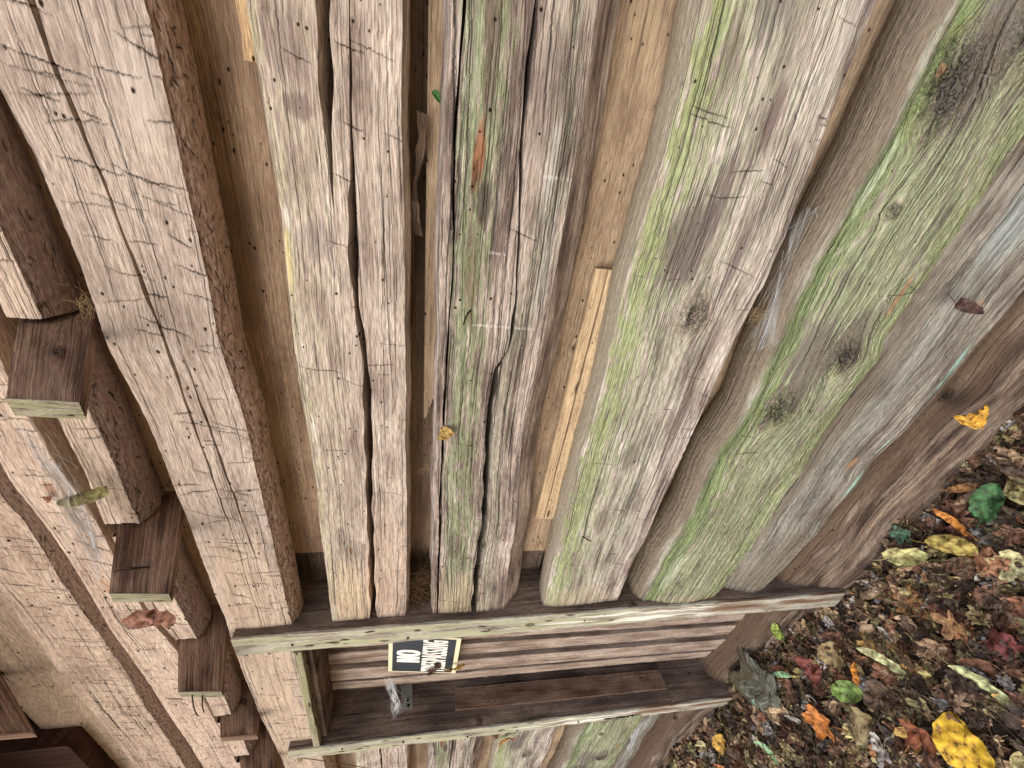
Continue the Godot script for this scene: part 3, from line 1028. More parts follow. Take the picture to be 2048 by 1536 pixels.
	logs.l7 = {"x0": -1.34, "x1": 0.50, "z": 0.012, "top": [0.4, -0.800, 0.22, -0.791, 0.07, -0.793, -0.12, -0.780, -0.25, -0.787, -0.5, -0.786, -0.7, -0.766, -0.97, -0.754, -1.34, -0.745], "bot": [0.4, -1.08, 0.19, -1.072, 0.05, -1.060, -0.13, -1.044, -0.24, -1.033, -0.3, -1.058, -0.39, -1.050, -0.67, -1.043, -0.88, -1.039, -1.34, -1.016],
		"ptop": [[-0.05, -0.16], [0.014, -0.12], [0.034, -0.075], [0.030, -0.028], [0.012, -0.006]], "pbot": [[-0.005, -0.012], [-0.014, -0.04], [-0.004, -0.08], [0.03, -0.13]], "bulge": 0.016, "rough": 0.020, "wave": 0.022, "pw": 1536, "ph": 768,
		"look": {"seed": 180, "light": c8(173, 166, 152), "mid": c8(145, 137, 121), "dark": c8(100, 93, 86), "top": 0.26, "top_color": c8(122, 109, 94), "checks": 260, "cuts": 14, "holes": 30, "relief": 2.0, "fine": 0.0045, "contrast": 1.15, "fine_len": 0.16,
			"moss": [[[0.4, 0.03, 0.0, 0.02, -0.5, -0.02, -0.9, 0.02, -1.34, 0.10], 0.034, 1.0, c8(113, 128, 84)], [[0.4, 0.90, 0.0, 0.88, -0.5, 0.86, -1.34, 0.84], 0.042, 0.85, c8(139, 149, 107)], [[-0.35, 0.4, -0.7, 0.40, -1.34, 0.45], 0.11, 0.75, c8(133, 141, 104)], [[0.1, 0.4, -0.3, 0.5], 0.08, 0.42, c8(144, 147, 125)]],
			"knots": [[-0.456, -0.842, 0.029], [-0.296, -0.930, 0.027], [0.209, -0.837, 0.038], [0.31, -0.95, 0.038], [0.01, -0.86, 0.010]],
			"stains": [[-0.32, -0.86, 0.12, 0.05, c8(105, 95, 91), 0.7], [0.25, -0.88, 0.13, 0.06, c8(109, 101, 97), 0.75], [-0.25, -0.92, 0.08, 0.04, c8(99, 89, 84), 0.6], [0.225, -0.815, 0.012, 0.012, c8(173, 123, 91), 0.6], [-0.15, -0.98, 0.05, 0.007, c8(164, 117, 85), 0.75], [-0.41, -0.875, 0.05, 0.02, c8(97, 87, 81), 0.6], [0.06, -0.80, 0.084, 0.0084, c8(200, 204, 187), 0.45], [-1.1, -0.79, 0.10, 0.02, c8(187, 189, 169), 0.5], [-1.28, -0.9, 0.07, 0.14, c8(166, 149, 127), 0.55]]}}
	logs.l8 = {"x0": -1.36, "x1": 0.30, "z": -0.022, "top": [0.3, -1.135, -0.07, -1.110, -0.23, -1.097, -0.38, -1.080, -0.62, -1.062, -0.9, -1.050, -1.36, -1.04], "bot": [0.3, -1.45, -0.15, -1.412, -0.28, -1.390, -0.38, -1.386, -0.53, -1.370, -0.66, -1.334, -0.73, -1.340, -0.91, -1.320, -1.17, -1.283, -1.36, -1.25],
		"ptop": [[-0.06, -0.16], [0.0, -0.12], [0.022, -0.07], [0.020, -0.028]], "pbot": [[-0.006, -0.006], [-0.004, -0.03], [0.004, -0.07], [0.03, -0.12]], "bulge": 0.034, "rough": 0.016, "wave": 0.014, "pw": 1536, "ph": 640,
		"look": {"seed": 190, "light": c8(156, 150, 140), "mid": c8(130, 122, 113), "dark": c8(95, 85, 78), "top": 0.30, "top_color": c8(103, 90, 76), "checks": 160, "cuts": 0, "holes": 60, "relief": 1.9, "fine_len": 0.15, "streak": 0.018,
			"moss": [[[0.3, 0.35, -1.36, 0.35], 0.05, 0.35, c8(137, 145, 137)]],
			"stains": [[0.08, -1.22, 0.18, 0.05, c8(142, 151, 151), 0.6], [-0.36, -1.345, 0.08, 0.012, c8(150, 188, 175), 0.85], [-0.30, -1.335, 0.05, 0.010, c8(154, 192, 180), 0.8], [-0.74, -1.288, 0.05, 0.012, c8(150, 190, 175), 0.85], [-0.70, -1.30, 0.03, 0.008, c8(154, 192, 180), 0.7], [-0.58, -1.30, 0.03, 0.006, c8(154, 192, 180), 0.6], [-0.92, -1.25, 0.05, 0.010, c8(138, 161, 153), 0.6], [-0.645, -1.224, 0.025, 0.012, c8(161, 120, 87), 0.8], [-0.16, -1.27, 0.02, 0.014, c8(155, 114, 82), 0.6], [-0.55, -1.10, 0.5, 0.035, c8(108, 97, 84), 0.6], [-1.1, -1.17, 0.2, 0.10, c8(120, 107, 92), 0.55], [-0.3, -1.39, 0.3, 0.02, c8(108, 87, 69), 0.6], [-0.9, -1.31, 0.2, 0.016, c8(110, 91, 75), 0.6]]}}
	logs.l9 = {"x0": -1.40, "x1": 0.10, "z": -0.03, "top": [0.1, -1.50, -0.3, -1.430, -0.55, -1.405, -0.9, -1.350, -1.2, -1.31, -1.4, -1.29], "bot": [0.1, -1.86, -0.4, -1.80, -1.03, -1.75, -1.4, -1.70],
		"ptop": [[-0.02, -0.16], [0.03, -0.10], [0.022, -0.05], [0.010, -0.015]], "pbot": [[-0.01, -0.02], [0.0, -0.07], [0.03, -0.13]], "bulge": 0.045, "rough": 0.022, "wave": 0.035, "pw": 1280, "ph": 512,
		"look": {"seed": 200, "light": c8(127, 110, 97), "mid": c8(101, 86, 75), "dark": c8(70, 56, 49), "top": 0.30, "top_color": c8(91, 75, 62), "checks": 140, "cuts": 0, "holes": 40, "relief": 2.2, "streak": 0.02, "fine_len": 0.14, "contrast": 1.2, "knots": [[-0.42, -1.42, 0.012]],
			"stains": [[-0.5, -1.46, 0.3, 0.03, c8(82, 65, 52), 0.6], [-0.75, -1.52, 0.25, 0.012, c8(156, 136, 116), 0.6], [-1.0, -1.47, 0.2, 0.02, c8(149, 128, 107), 0.5]]}}
	var order := ["l7", "l3", "l6", "l8", "l4", "l5", "l9", "l2", "stub", "l1", "l0"]
	var jobs := []
	for k in order:
		log_spec(logs[k])
		jobs.append(picture_spec(logs[k]))
	# sawn boards
	var plank := {"w": 1024, "h": 512, "lx": 1.7, "ly": 0.34, "x1": 0.5, "seed": 300, "light": c8(166, 148, 133), "mid": c8(148, 130, 116), "dark": c8(121, 103, 91), "streak": 0.03, "streak_len": 0.9, "fine": 0.004, "fine_len": 0.3, "checks": 14, "cuts": 0, "holes": 260, "saw": 70, "contrast": 0.8, "relief": 0.5,
		"knots": [[150.0, 90.0, 10.0], [560.0, 330.0, 9.0], [830.0, 180.0, 8.0]], "stains": [[420.0, 420.0, 160.0, 30.0, c8(109, 91, 78), 0.6], [880.0, 80.0, 120.0, 40.0, c8(103, 87, 73), 0.6], [120.0, 330.0, 140.0, 36.0, c8(170, 154, 136), 0.5], [760.0, 440.0, 200.0, 24.0, c8(166, 149, 130), 0.5], [300.0, 200.0, 14.0, 12.0, c8(45, 39, 37), 0.9], [700.0, 260.0, 12.0, 10.0, c8(51, 44, 41), 0.8], [520.0, 120.0, 220.0, 60.0, c8(157, 139, 125), 0.5]]}
	var joist := {"w": 512, "h": 512, "lx": 0.5, "ly": 0.4, "x1": 0.5, "seed": 310, "light": c8(142, 115, 97), "mid": c8(120, 95, 79), "dark": c8(86, 65, 55), "streak": 0.010, "streak_len": 0.5, "fine": 0.0042, "fine_len": 0.3, "checks": 12, "cuts": 0, "holes": 20, "saw": 30, "relief": 0.9, "contrast": 1.1, "knots": [[150.0, 130.0, 16.0], [330.0, 400.0, 14.0]]}
	var jamb := {"w": 1536, "h": 256, "lx": 2.2, "ly": 0.4, "x1": 0.5, "seed": 320, "light": c8(179, 175, 162), "mid": c8(160, 153, 138), "dark": c8(121, 110, 98), "streak": 0.008, "streak_len": 0.7, "fine": 0.003, "fine_len": 0.2, "checks": 50, "cuts": 0, "holes": 30, "relief": 0.8,
		"moss": [], "stains": [], "knots": [[200.0, 50.0, 5.0], [420.0, 90.0, 5.0], [640.0, 40.0, 6.0], [860.0, 84.0, 5.0]]}
	var slat := {"w": 1536, "h": 384, "lx": 2.0, "ly": 0.5, "x1": 0.5, "seed": 330, "light": c8(178, 162, 149), "mid": c8(151, 134, 122), "dark": c8(111, 93, 82), "streak": 0.010, "streak_len": 0.8, "fine": 0.003, "fine_len": 0.25, "checks": 40, "cuts": 0, "holes": 30, "relief": 0.6, "contrast": 0.9}
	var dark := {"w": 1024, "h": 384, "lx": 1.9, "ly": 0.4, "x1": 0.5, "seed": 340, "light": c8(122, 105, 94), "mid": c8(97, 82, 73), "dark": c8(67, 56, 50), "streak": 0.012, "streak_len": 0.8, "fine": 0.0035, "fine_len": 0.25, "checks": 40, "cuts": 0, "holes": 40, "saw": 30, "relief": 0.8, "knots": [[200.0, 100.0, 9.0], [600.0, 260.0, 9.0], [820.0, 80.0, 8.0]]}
	# the right jamb's picture: green at the top, white paint flakes and rot at the foot
	for k in 60:
		var x := rng.randf_range(20, 900)
		jamb.stains.append([x, rng.randf_range(5, 70), rng.randf_range(40, 120), rng.randf_range(4, 10), c8(162, 162, 130), rng.randf_range(0.3, 0.7)])
	for k in 14:
		jamb.stains.append([rng.randf_range(30, 1100), rng.randf_range(6, 60), rng.randf_range(6, 14), rng.randf_range(3, 5), c8(44, 36, 32), 0.9])
	for k in 16:
		jamb.stains.append([rng.randf_range(720, 1230), rng.randf_range(14, 62), rng.randf_range(30, 90), rng.randf_range(2, 6), c8(226, 220, 210), 0.9])
	for k in 14:
		jamb.stains.append([rng.randf_range(1180, 1536), rng.randf_range(5, 200), rng.randf_range(60, 140), rng.randf_range(10, 30), c8(104, 76, 58), 0.8])
	jobs.append_array([plank, joist, jamb, slat, dark])
	make_pictures(jobs)
	var mats := {}
	for k in order:
		mats[k] = wood_material(logs[k].look)
	var m_plank := wood_material(plank, Color(1.02, 1.0, 0.93))
	var m_plank_red := wood_material(plank, Color(1.02, 0.98, 0.92))
	var m_plank_dark := wood_material(plank, Color(0.92, 0.89, 0.84))
	var m_joist := wood_material(joist)
	var m_end := wood_material(jamb, Color(0.86, 0.85, 0.80))
	var m_jamb := wood_material(jamb)
	var m_slat := wood_material(slat)
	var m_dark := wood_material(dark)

	# ---- courses of the wall, top to bottom
	var said := {"l3": "pale hewn log with one long drying crack and a worm-eaten underside", "l4": "pale log split lengthwise by a deep open crack", "l5": "grey mossy log with chalk dashes and a long crack", "l6": "broad mossy log with dark stains and one knot", "l7": "knotty green log with a bright algae ridge", "l8": "grey log with pale teal lichen spots", "l9": "rotten brown log lying on the ground"}
	for k in ["l0", "l1", "l2", "l3", "l4", "l5", "l6", "l7", "l8", "l9"]:
		var lg := shape(log_mesh(logs[k], logs[k].look), "log", mats[k], cabin)
		if said.has(k):
			lg.set_meta("label", said[k])
	for s in [[0.32, -0.335], [-0.382, -0.832], [-0.875, -1.312], [-1.358, -1.776], [-1.825, -2.11], [-2.165, -3.2]]:
		var L: Dictionary = logs.stub.duplicate()
		L.x1 = s[0]
		L.x0 = s[1]
		L.shift = (logs.stub.x1 - s[0]) / logs.stub.lx
		shape(log_mesh(L, L.look), "log_stub", mats.stub, cabin)
	# the same courses left of the door
	for s in [["l4", 0.265, 0.056, -2.10], ["l5", -0.045, -0.24, -2.10], ["l6", -0.352, -0.61, -2.10], ["l7", -0.755, -1.015, -2.10], ["l8", -1.04, -1.16, -2.12], ["l9", -1.28, -1.52, -2.12]]:
		var L: Dictionary = logs[s[0]].duplicate()
		L.x1 = s[3]
		L.x0 = -3.3
		L.top = [s[3], s[1], -3.3, s[1]]
		L.bot = [s[3], s[2], -3.3, s[2]]
		L.shift = 0.18
		if L.has("cracks"):
			L.cracks = [[[-2.1, (s[1] + s[2]) / 2.0 + 0.004, 0.008, -3.3, (s[1] + s[2]) / 2.0, 0.008], 0.07]]
		shape(log_mesh(L, L.look), "log", mats[s[0]], cabin)
	# boards nailed behind the gaps
	var chink := [[0.50, -1.10, 0.225, 0.425, -0.115, m_plank_red, 0.0], [0.50, -1.36, -0.02, 0.10, -0.118, m_plank_dark, 0.3], [0.50, -1.13, -0.39, -0.17, -0.112, m_plank, 0.1], [0.50, -1.36, -0.82, -0.58, -0.125, m_plank, 0.45], [0.50, -1.36, -1.18, -0.98, -0.125, m_plank_dark, 0.6], [0.40, -3.2, 0.545, 0.70, -0.110, m_plank_red, 0.2],
		[-0.3, -3.2, 0.79, 0.92, -0.12, m_plank_red, 0.35], [0.3, -1.4, -1.6, -1.25, -0.12, m_plank_dark, 0.5],
		[-2.10, -3.2, 0.225, 0.425, -0.09, m_plank_dark, 0.25], [-2.10, -3.2, -0.06, 0.10, -0.09, m_plank, 0.55], [-2.10, -3.2, -0.40, -0.18, -0.09, m_plank, 0.4], [-2.10, -3.2, -0.82, -0.58, -0.09, m_plank, 0.1], [-2.10, -3.2, -1.35, -0.98, -0.09, m_plank_dark, 0.3]]
	for c in chink:
		board("chinking_board", c[5], cabin, Vector3(c[0], c[3], c[4]), Vector3(c[1] - c[0], 0, 0), Vector3(0, c[2] - c[3], 0), Vector3(0, 0, -0.02), Rect2(c[6] * 0.3, c[6] * 0.4, (c[0] - c[1]) / 1.7, 1.0), 0.003, int(c[6] * 100))
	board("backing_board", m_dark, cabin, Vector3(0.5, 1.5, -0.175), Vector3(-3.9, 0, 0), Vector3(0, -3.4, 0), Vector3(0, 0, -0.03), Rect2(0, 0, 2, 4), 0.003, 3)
	for y in [0.32, 0.02, -0.28, -0.70]:   # the ends of the inner boards beside the door post
		board("backing_board", m_dark, cabin, Vector3(-1.11, y + 0.12, -0.14), Vector3(-0.24, 0, 0), Vector3(0, -0.24, 0), Vector3(0, 0, -0.02), Rect2(0.1 + y, 0.2, 0.1, 0.5), 0.003, int(40 + y * 20))
	# strips and slivers in the gaps
	var m_trim := wood_material(plank, Color(1.22, 1.20, 1.08))
	board("trim_strip", m_trim, cabin, Vector3(-0.178, -0.332, -0.096), Vector3(-0.765, 0.012, 0), Vector3(0, -0.026, 0), Vector3(0, 0, 0.014), Rect2(0.1, 0.3, 0.5, 0.3), 0.002, 8)
	board("trim_strip", m_trim, cabin, Vector3(-0.178, -0.361, -0.096), Vector3(-0.765, 0.012, 0), Vector3(0, -0.060, 0), Vector3(0, 0, 0.016), Rect2(0.2, 0.5, 0.5, 0.4), 0.002, 9)
	board("trim_strip", m_plank, cabin, Vector3(-0.178, -0.332, -0.100), Vector3(-0.765, 0.012, 0), Vector3(0, -0.085, 0), Vector3(0, 0, 0.008), Rect2(0.2, 0.5, 0.5, 0.4), 0.002, 9)
	# the sharpened strip above the fifth log
	var Sp := fresh()
	var pp := [Vector3(0.45, 0.034, 0), Vector3(0.45, 0.0, 0), Vector3(-0.46, -0.012, 0), Vector3(-0.575, 0.022, 0), Vector3(-0.46, 0.024, 0)]
	var top_ := []
	for p in pp:
		top_.append(p + Vector3(0, 0, -0.062))
	for k in pp.size():
		var a: Vector3 = top_[k]
		var b: Vector3 = top_[(k + 1) % pp.size()]
		var o: int = Sp.p.size()
		for v in [a, b, b + Vector3(0, 0, -0.016), a + Vector3(0, 0, -0.016)]:
			Sp.p.append(v)
			Sp.n.append((b - a).cross(Vector3(0, 0, -1)).normalized())
			Sp.u.append(Vector2((0.5 - v.x) / 1.7, 0.3 + v.y + v.z))
		Sp.i.append_array(PackedInt32Array([o, o + 1, o + 2, o, o + 2, o + 3]))
	var o2: int = Sp.p.size()
	for v in top_:
		Sp.p.append(v)
		Sp.n.append(Vector3(0, 0, 1))
		Sp.u.append(Vector2((0.5 - v.x) / 1.7, 0.3 + v.y * 2.0))
	Sp.i.append_array(PackedInt32Array([o2, o2 + 2, o2 + 1, o2, o2 + 4, o2 + 2, o2 + 4, o2 + 3, o2 + 2]))
	shape(finish(Sp), "sharpened_strip", m_plank, cabin)
	board("wedge", wood_material(plank, Color(1.15, 1.1, 0.95)), cabin, Vector3(0.40, 0.292, -0.06), Vector3(-0.325, -0.006, 0.0), Vector3(0, -0.026, 0), Vector3(0, 0, 0.035), Rect2(0.3, 0.6, 0.2, 0.3), 0.003, 21, 0.004)

	# ---- rafter tails let into the third log
	var m_nail := plain(c8(58, 50, 46), 0.6, 0.6)
	var raft := [[-0.345, 0.696, 0.0, 0.590, 0.0, 0.540, 0.226, 0.455, 0.232, 0.028], [-0.840, 0.700, 0.0, 0.575, 0.0, 0.616, 0.164, 0.506, 0.173, 0.028], [-1.320, 0.693, 0.0, 0.571, 0.0, 0.631, 0.126, 0.524, 0.135, 0.030], [-1.785, 0.680, 0.0, 0.562, 0.0, 0.655, 0.056, 0.542, 0.060, 0.034], [-2.12, 0.680, 0.0, 0.560, 0.0, 0.650, 0.06, 0.54, 0.065, 0.034], [-1.45, 1.34, -0.02, 1.178, -0.02, 1.15, 0.125, 0.994, 0.128, 0.03]]
	var n_r := 0
	for r in raft:
		var node := Node3D.new()
		put(node, "rafter_tail", cabin)
		var a := Vector3(r[0], r[1], r[2])
		var dirt := Vector3(0, r[5] - r[1], r[6] - r[2])
		var dirb := Vector3(0, r[7] - r[3], r[8] - r[4])
		# start inside the wall so that the tail comes out of the log
		var back := 0.13 / maxf(0.05, dirt.z)
		var S := fresh()
		var A0 := a - dirt * back
		var B0 := Vector3(r[0], r[3], r[4]) - dirb * (0.13 / maxf(0.05, dirb.z))
		var A1 := a + dirt
		var B1 := Vector3(r[0], r[3], r[4]) + dirb
		quad_board(S, [A0, B0, A1, B1], r[9], 30 + n_r)
		shape(finish(S), "beam", m_joist, node)
		# the weathered end grain, a thin crust on the cut
		var E := fresh()
		var eo := (A1 - A0).normalized() * 0.0025
		board_into(E, A1 + eo * 0.4 + (B1 - A1) * 0.01 + Vector3(-0.0005, 0, 0), (B1 - A1) * 0.98, Vector3(-r[9] + 0.001, 0, 0), eo, Rect2(0.0, 0.0, 0.12, 0.6), 0.001, 60 + n_r, 0.0005)
		shape(finish(E), "cut_end", m_end if n_r < 3 else m_joist, node)
		if n_r == 1:
			for k in 2:
				var T := fresh()
				tube(T, arc(Vector3(-0.840, 0.575, 0.110), Vector3(-0.815, 0.600 + 0.016 * k, 0.128 + k * 0.008), Vector3(0.004, 0, 0.004), 5), 0.0016, 0.0014)
				shape(finish(T), "nail", m_nail, node)
		if n_r == 2:
			for k in 2:
				var T := fresh()
				tube(T, arc(Vector3(-1.335, 0.575 + 0.025 * k, 0.128), Vector3(-1.36, 0.560 + 0.012 * k, 0.165 + k * 0.006), Vector3(0, 0.0, 0.006), 5), 0.0018, 0.0015)
				shape(finish(T), "nail", m_nail, node)
		n_r += 1

	# the dark end of a cross beam and the boards of the eave above
	board("cross_beam", wood_material(dark, Color(0.62, 0.50, 0.48)), cabin, Vector3(-1.80, 1.10, -0.14), Vector3(0, 0, 0.17), Vector3(0, 0.36, 0), Vector3(-0.45, 0, 0), Rect2(0, 0, 0.2, 1.0), 0.012, 95, 0.012)
	for k in 5:
		board("eave_board", m_dark, cabin, Vector3(1.2, 1.62 - 0.055 * k, -0.20 + 0.122 * k), Vector3(-4.8, 0, 0), Vector3(0, -0.054, 0.12), Vector3(0, 0.02, 0.009), Rect2(0.1 * k, 0.2 * k, 2.8, 0.6), 0.003, 101 + k)

	# ---- the door and its frame
	var frame := Node3D.new()
	put(frame, "door_frame", cabin)
	# right jamb: broad edge to the front, rotten at the foot
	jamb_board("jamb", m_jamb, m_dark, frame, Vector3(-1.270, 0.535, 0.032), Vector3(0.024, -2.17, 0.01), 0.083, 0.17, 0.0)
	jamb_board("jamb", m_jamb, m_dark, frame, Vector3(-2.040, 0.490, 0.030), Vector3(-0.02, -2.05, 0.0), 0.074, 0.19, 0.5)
	board("header", m_end, frame, Vector3(-1.37, 0.388, 0.028), Vector3(-0.665, 0.012, 0), Vector3(0, -0.024, 0), Vector3(0, 0, -0.03), Rect2(0.2, 0.0, 0.3, 0.4), 0.003, 71, 0.002)
	board("header", m_dark, frame, Vector3(-1.37, 0.392, -0.003), Vector3(-0.665, 0.010, 0), Vector3(0, -0.045, 0), Vector3(0, 0, -0.20), Rect2(0.1, 0.0, 0.35, 0.6), 0.003, 72, 0.002)
	var sl: Dictionary = logs.l9.duplicate()
	sl.x1 = -1.38
	sl.x0 = -2.06
	sl.top = [-1.38, -1.42, -1.7, -1.44, -2.06, -1.38]
	sl.bot = [-1.38, -1.75, -2.06, -1.68]
	sl.z = -0.06
	sl.shift = 0.35
	shape(log_mesh(sl, sl.look), "sill_log", mats.l9, cabin)
	board("door_stop", m_slat_dark(slat), frame, Vector3(-2.0405, -0.14, -0.118), Vector3(-0.004, -0.975, 0.008), Vector3(0, 0.0, 0.082), Vector3(0.012, 0, 0), Rect2(0.1, 0.2, 0.6, 0.4), 0.002, 74)
	board("block", m_slat, frame, Vector3(-2.0405, -0.268, -0.19), Vector3(0, -0.105, 0.0), Vector3(0, 0, 0.040), Vector3(0.022, 0, 0), Rect2(0.3, 0.4, 0.05, 0.3), 0.002, 75)
	var plate := Node3D.new()
	put(plate, "latch_plate", frame)
	var m_zinc := plain(c8(140, 142, 134), 0.55, 0.45)
	var m_black := plain(c8(26, 24, 22), 0.9)
	board("metal_leaf", m_zinc, plate, Vector3(-2.0405, 0.088, -0.176), Vector3(0, -0.006, 0.068), Vector3(0, -0.042, 0), Vector3(0.006, 0, 0), Rect2(0, 0, 1, 1), 0.001, 76, 0.0003)
	board("metal_leaf", m_zinc, plate, Vector3(-2.0405, 0.081, -0.104), Vector3(0, -0.004, 0.042), Vector3(0, -0.042, 0), Vector3(0.003, 0, 0), Rect2(0, 0, 1, 1), 0.001, 77, 0.0003)
	for p in [Vector3(-2.037, 0.06, -0.095), Vector3(-2.037, 0.055, -0.075)]:
		var cyl := CylinderMesh.new()
		cyl.top_radius = 0.005
		cyl.bottom_radius = 0.006
		cyl.height = 0.003
		cyl.radial_segments = 14
		var sc := shape(cyl, "screw", m_black, plate)
		sc.position = p
		sc.rotation.z = PI / 2
	var door := Node3D.new()
	put(door, "door", cabin)
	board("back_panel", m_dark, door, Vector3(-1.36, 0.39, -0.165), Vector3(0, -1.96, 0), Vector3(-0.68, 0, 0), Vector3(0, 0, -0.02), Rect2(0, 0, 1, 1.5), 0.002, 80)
	var sx := [[-1.372, -1.44], [-1.472, -1.535], [-1.565, -1.640], [-1.682, -1.757], [-1.793, -1.874], [-1.900, -1.952]]
	for k in sx.size():
		var s = sx[k]
		var zz: float = -0.118 - 0.004 * (k % 2)
		board("slat", m_slat, door, Vector3(s[0], 0.385, zz), Vector3(-0.045, -1.86, 0), Vector3(s[1] - s[0], 0, 0), Vector3(0, 0, -0.03), Rect2(0.03 * k, 0.13 * k, 0.9, 0.5), 0.003, 81 + k, 0.002)
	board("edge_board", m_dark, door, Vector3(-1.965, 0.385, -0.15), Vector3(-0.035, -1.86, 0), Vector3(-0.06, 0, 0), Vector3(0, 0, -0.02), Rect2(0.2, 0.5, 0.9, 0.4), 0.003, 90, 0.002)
	mats_look = logs.l8.look
	# nail heads in the boards of the doorway, each with its rusty halo in the wood
	for k in 14:
		var nh := CylinderMesh.new()
		nh.top_radius = 0.0036
		nh.bottom_radius = 0.0042
		nh.height = 0.004
		nh.radial_segments = 10
		var at: Vector3 = [Vector3(-1.315, 0.36 - 0.29 * int(k / 2.0), 0.0345), Vector3(-2.075 - 0.004 * k, 0.30 - 0.24 * int(k / 2.0), 0.0315)][k % 2]
		var nm := shape(nh, "nail_head", m_nail, frame)
		nm.position = at + Vector3(0.012 * sin(k * 2.3), 0.02 * cos(k * 1.7), 0)
		nm.rotation.x = PI / 2
	build_small(m_nail, mats, m_slat)
	build_ground()

func m_slat_dark(slat: Dictionary) -> StandardMaterial3D:
	return wood_material(slat, Color(0.72, 0.66, 0.62))

# a tail from its four side corners (upper and lower edge at the back and at the front), as thick as t towards -x
func quad_board(S: Dictionary, c: Array, t: float, seed_: int) -> void:
	var ny := noise(seed_, 9.0, 3)
	var n := 14
	var m := 8
	var grids := []
	for side in 2:
		var P := PackedVector3Array()
		var U := PackedVector2Array()
		for i in n + 1:
			for j in m + 1:
				var f := float(i) / n
				var g := float(j) / m
				var a: Vector3 = c[0].lerp(c[2], f)
				var b: Vector3 = c[1].lerp(c[3], f)
				var p := a.lerp(b, g)
				var edge := 0.003 if (j == 0 or j == m or i == n) else 0.0
				p.x += (ny.get_noise_2d(f * 2.0, g * 2.0) * 0.003 - edge) if side == 0 else -t + edge
				P.append(p)
				U.append(Vector2(f * 0.62 + 0.03 * seed_, g * 0.42 + 0.31 * (seed_ % 3) + (0.02 if side else 0.0)))
		grids.append([P, U])
	for side in 2:
		var P: PackedVector3Array = grids[side][0]
		var N := grid_normals(P, n + 1, m + 1)
		for v in N.size():
			if (N[v].x < 0.0) == (side == 0):
				N[v] = -N[v]
		add_grid(S, P, N, grids[side][1], n + 1, m + 1)
	# upper, lower edge and end
	var A: PackedVector3Array = grids[0][0]
	var B: PackedVector3Array = grids[1][0]
	for e in 3:
		var P := PackedVector3Array()
		var U := PackedVector2Array()
		var cnt := n + 1 if e < 2 else m + 1
		for i in cnt:
			var idx := i * (m + 1) if e == 0 else (i * (m + 1) + m if e == 1 else n * (m + 1) + i)
			for k in 4:
				var p := A[idx].lerp(B[idx], k / 3.0)
				P.append(p)
				U.append(Vector2(float(i) / cnt * 0.6, 0.1 * k / 3.0 + 0.7))
		var N := grid_normals(P, cnt, 4)
		var want: Vector3 = [c[0] - c[1], c[1] - c[0], c[2] - c[0]][e]
		for v in N.size():
			if N[v].dot(want) < 0.0:
				N[v] = -N[v]
		add_grid(S, P, N, U, cnt, 4)

# a door post whose front edge is pale and weathered and whose side is dark; its foot has rotted away unevenly
func jamb_board(called: String, front: Material, side: Material, parent: Node, a: Vector3, along: Vector3, wide: float, deep: float, v0: float) -> void:
	var node := Node3D.new()
	put(node, called, parent)
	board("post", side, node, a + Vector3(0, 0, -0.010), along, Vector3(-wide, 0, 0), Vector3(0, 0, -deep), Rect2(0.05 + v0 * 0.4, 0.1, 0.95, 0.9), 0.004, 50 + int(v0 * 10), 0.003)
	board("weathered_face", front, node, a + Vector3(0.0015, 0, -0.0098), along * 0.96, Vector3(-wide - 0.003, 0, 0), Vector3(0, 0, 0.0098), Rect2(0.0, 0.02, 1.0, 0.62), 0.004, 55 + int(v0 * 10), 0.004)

# ------------------------------------------------------------------ small things on the wall
var leaf_pics := {}
var leaf_mats := {}
func leaf_material(kind: int, variant: int, c: Color, glow := 0.12) -> StandardMaterial3D:
	var key := "%d %d %s" % [kind, variant, c.to_html()]
	if leaf_mats.has(key):
		return leaf_mats[key]
	var pk := "%d %d" % [kind, variant]
	if not leaf_pics.has(pk):
		leaf_pics[pk] = ImageTexture.create_from_image(leaf_picture(kind, 500 + kind * 10 + variant))
	var m := StandardMaterial3D.new()
	m.albedo_texture = leaf_pics[pk]
	m.albedo_color = c
	m.roughness = 0.62
	m.metallic_specular = 0.4
	m.cull_mode = BaseMaterial3D.CULL_DISABLED
	m.backlight_enabled = true
	m.backlight = Color(glow, glow, glow)
	m.resource_name = "leaf"
	leaf_mats[key] = m
	return m

var leaf_meshes := {}
func leaf_shape(kind: int, variant: int) -> ArrayMesh:
	var key := kind * 100 + variant
	if not leaf_meshes.has(key):
		var r := RandomNumberGenerator.new()
		r.seed = key * 31 + 7
		var curls := [0.15, 0.55, -0.4, 0.9, -0.75, 0.3]
		leaf_meshes[key] = leaf_mesh(kind, key + 900, (curls[variant % 6] if variant < 6 else 0.22), r.randf_range(-0.25, 0.5) if variant < 6 else 0.1, 0.16 + 0.05 * (variant % 4) if variant < 6 else 0.05)
	return leaf_meshes[key]

func leaf(called: String, label: String, kind: int, variant: int, c: Color, size: float, at: Vector3, basis_: Basis, group := "", cat := "leaf") -> MeshInstance3D:
	var o := shape(leaf_shape(kind, variant), called, leaf_material(kind, variant % 2, c))
	o.transform = Transform3D(basis_.scaled(Vector3.ONE * size), at)
	tag(o, label, cat, group)
	return o

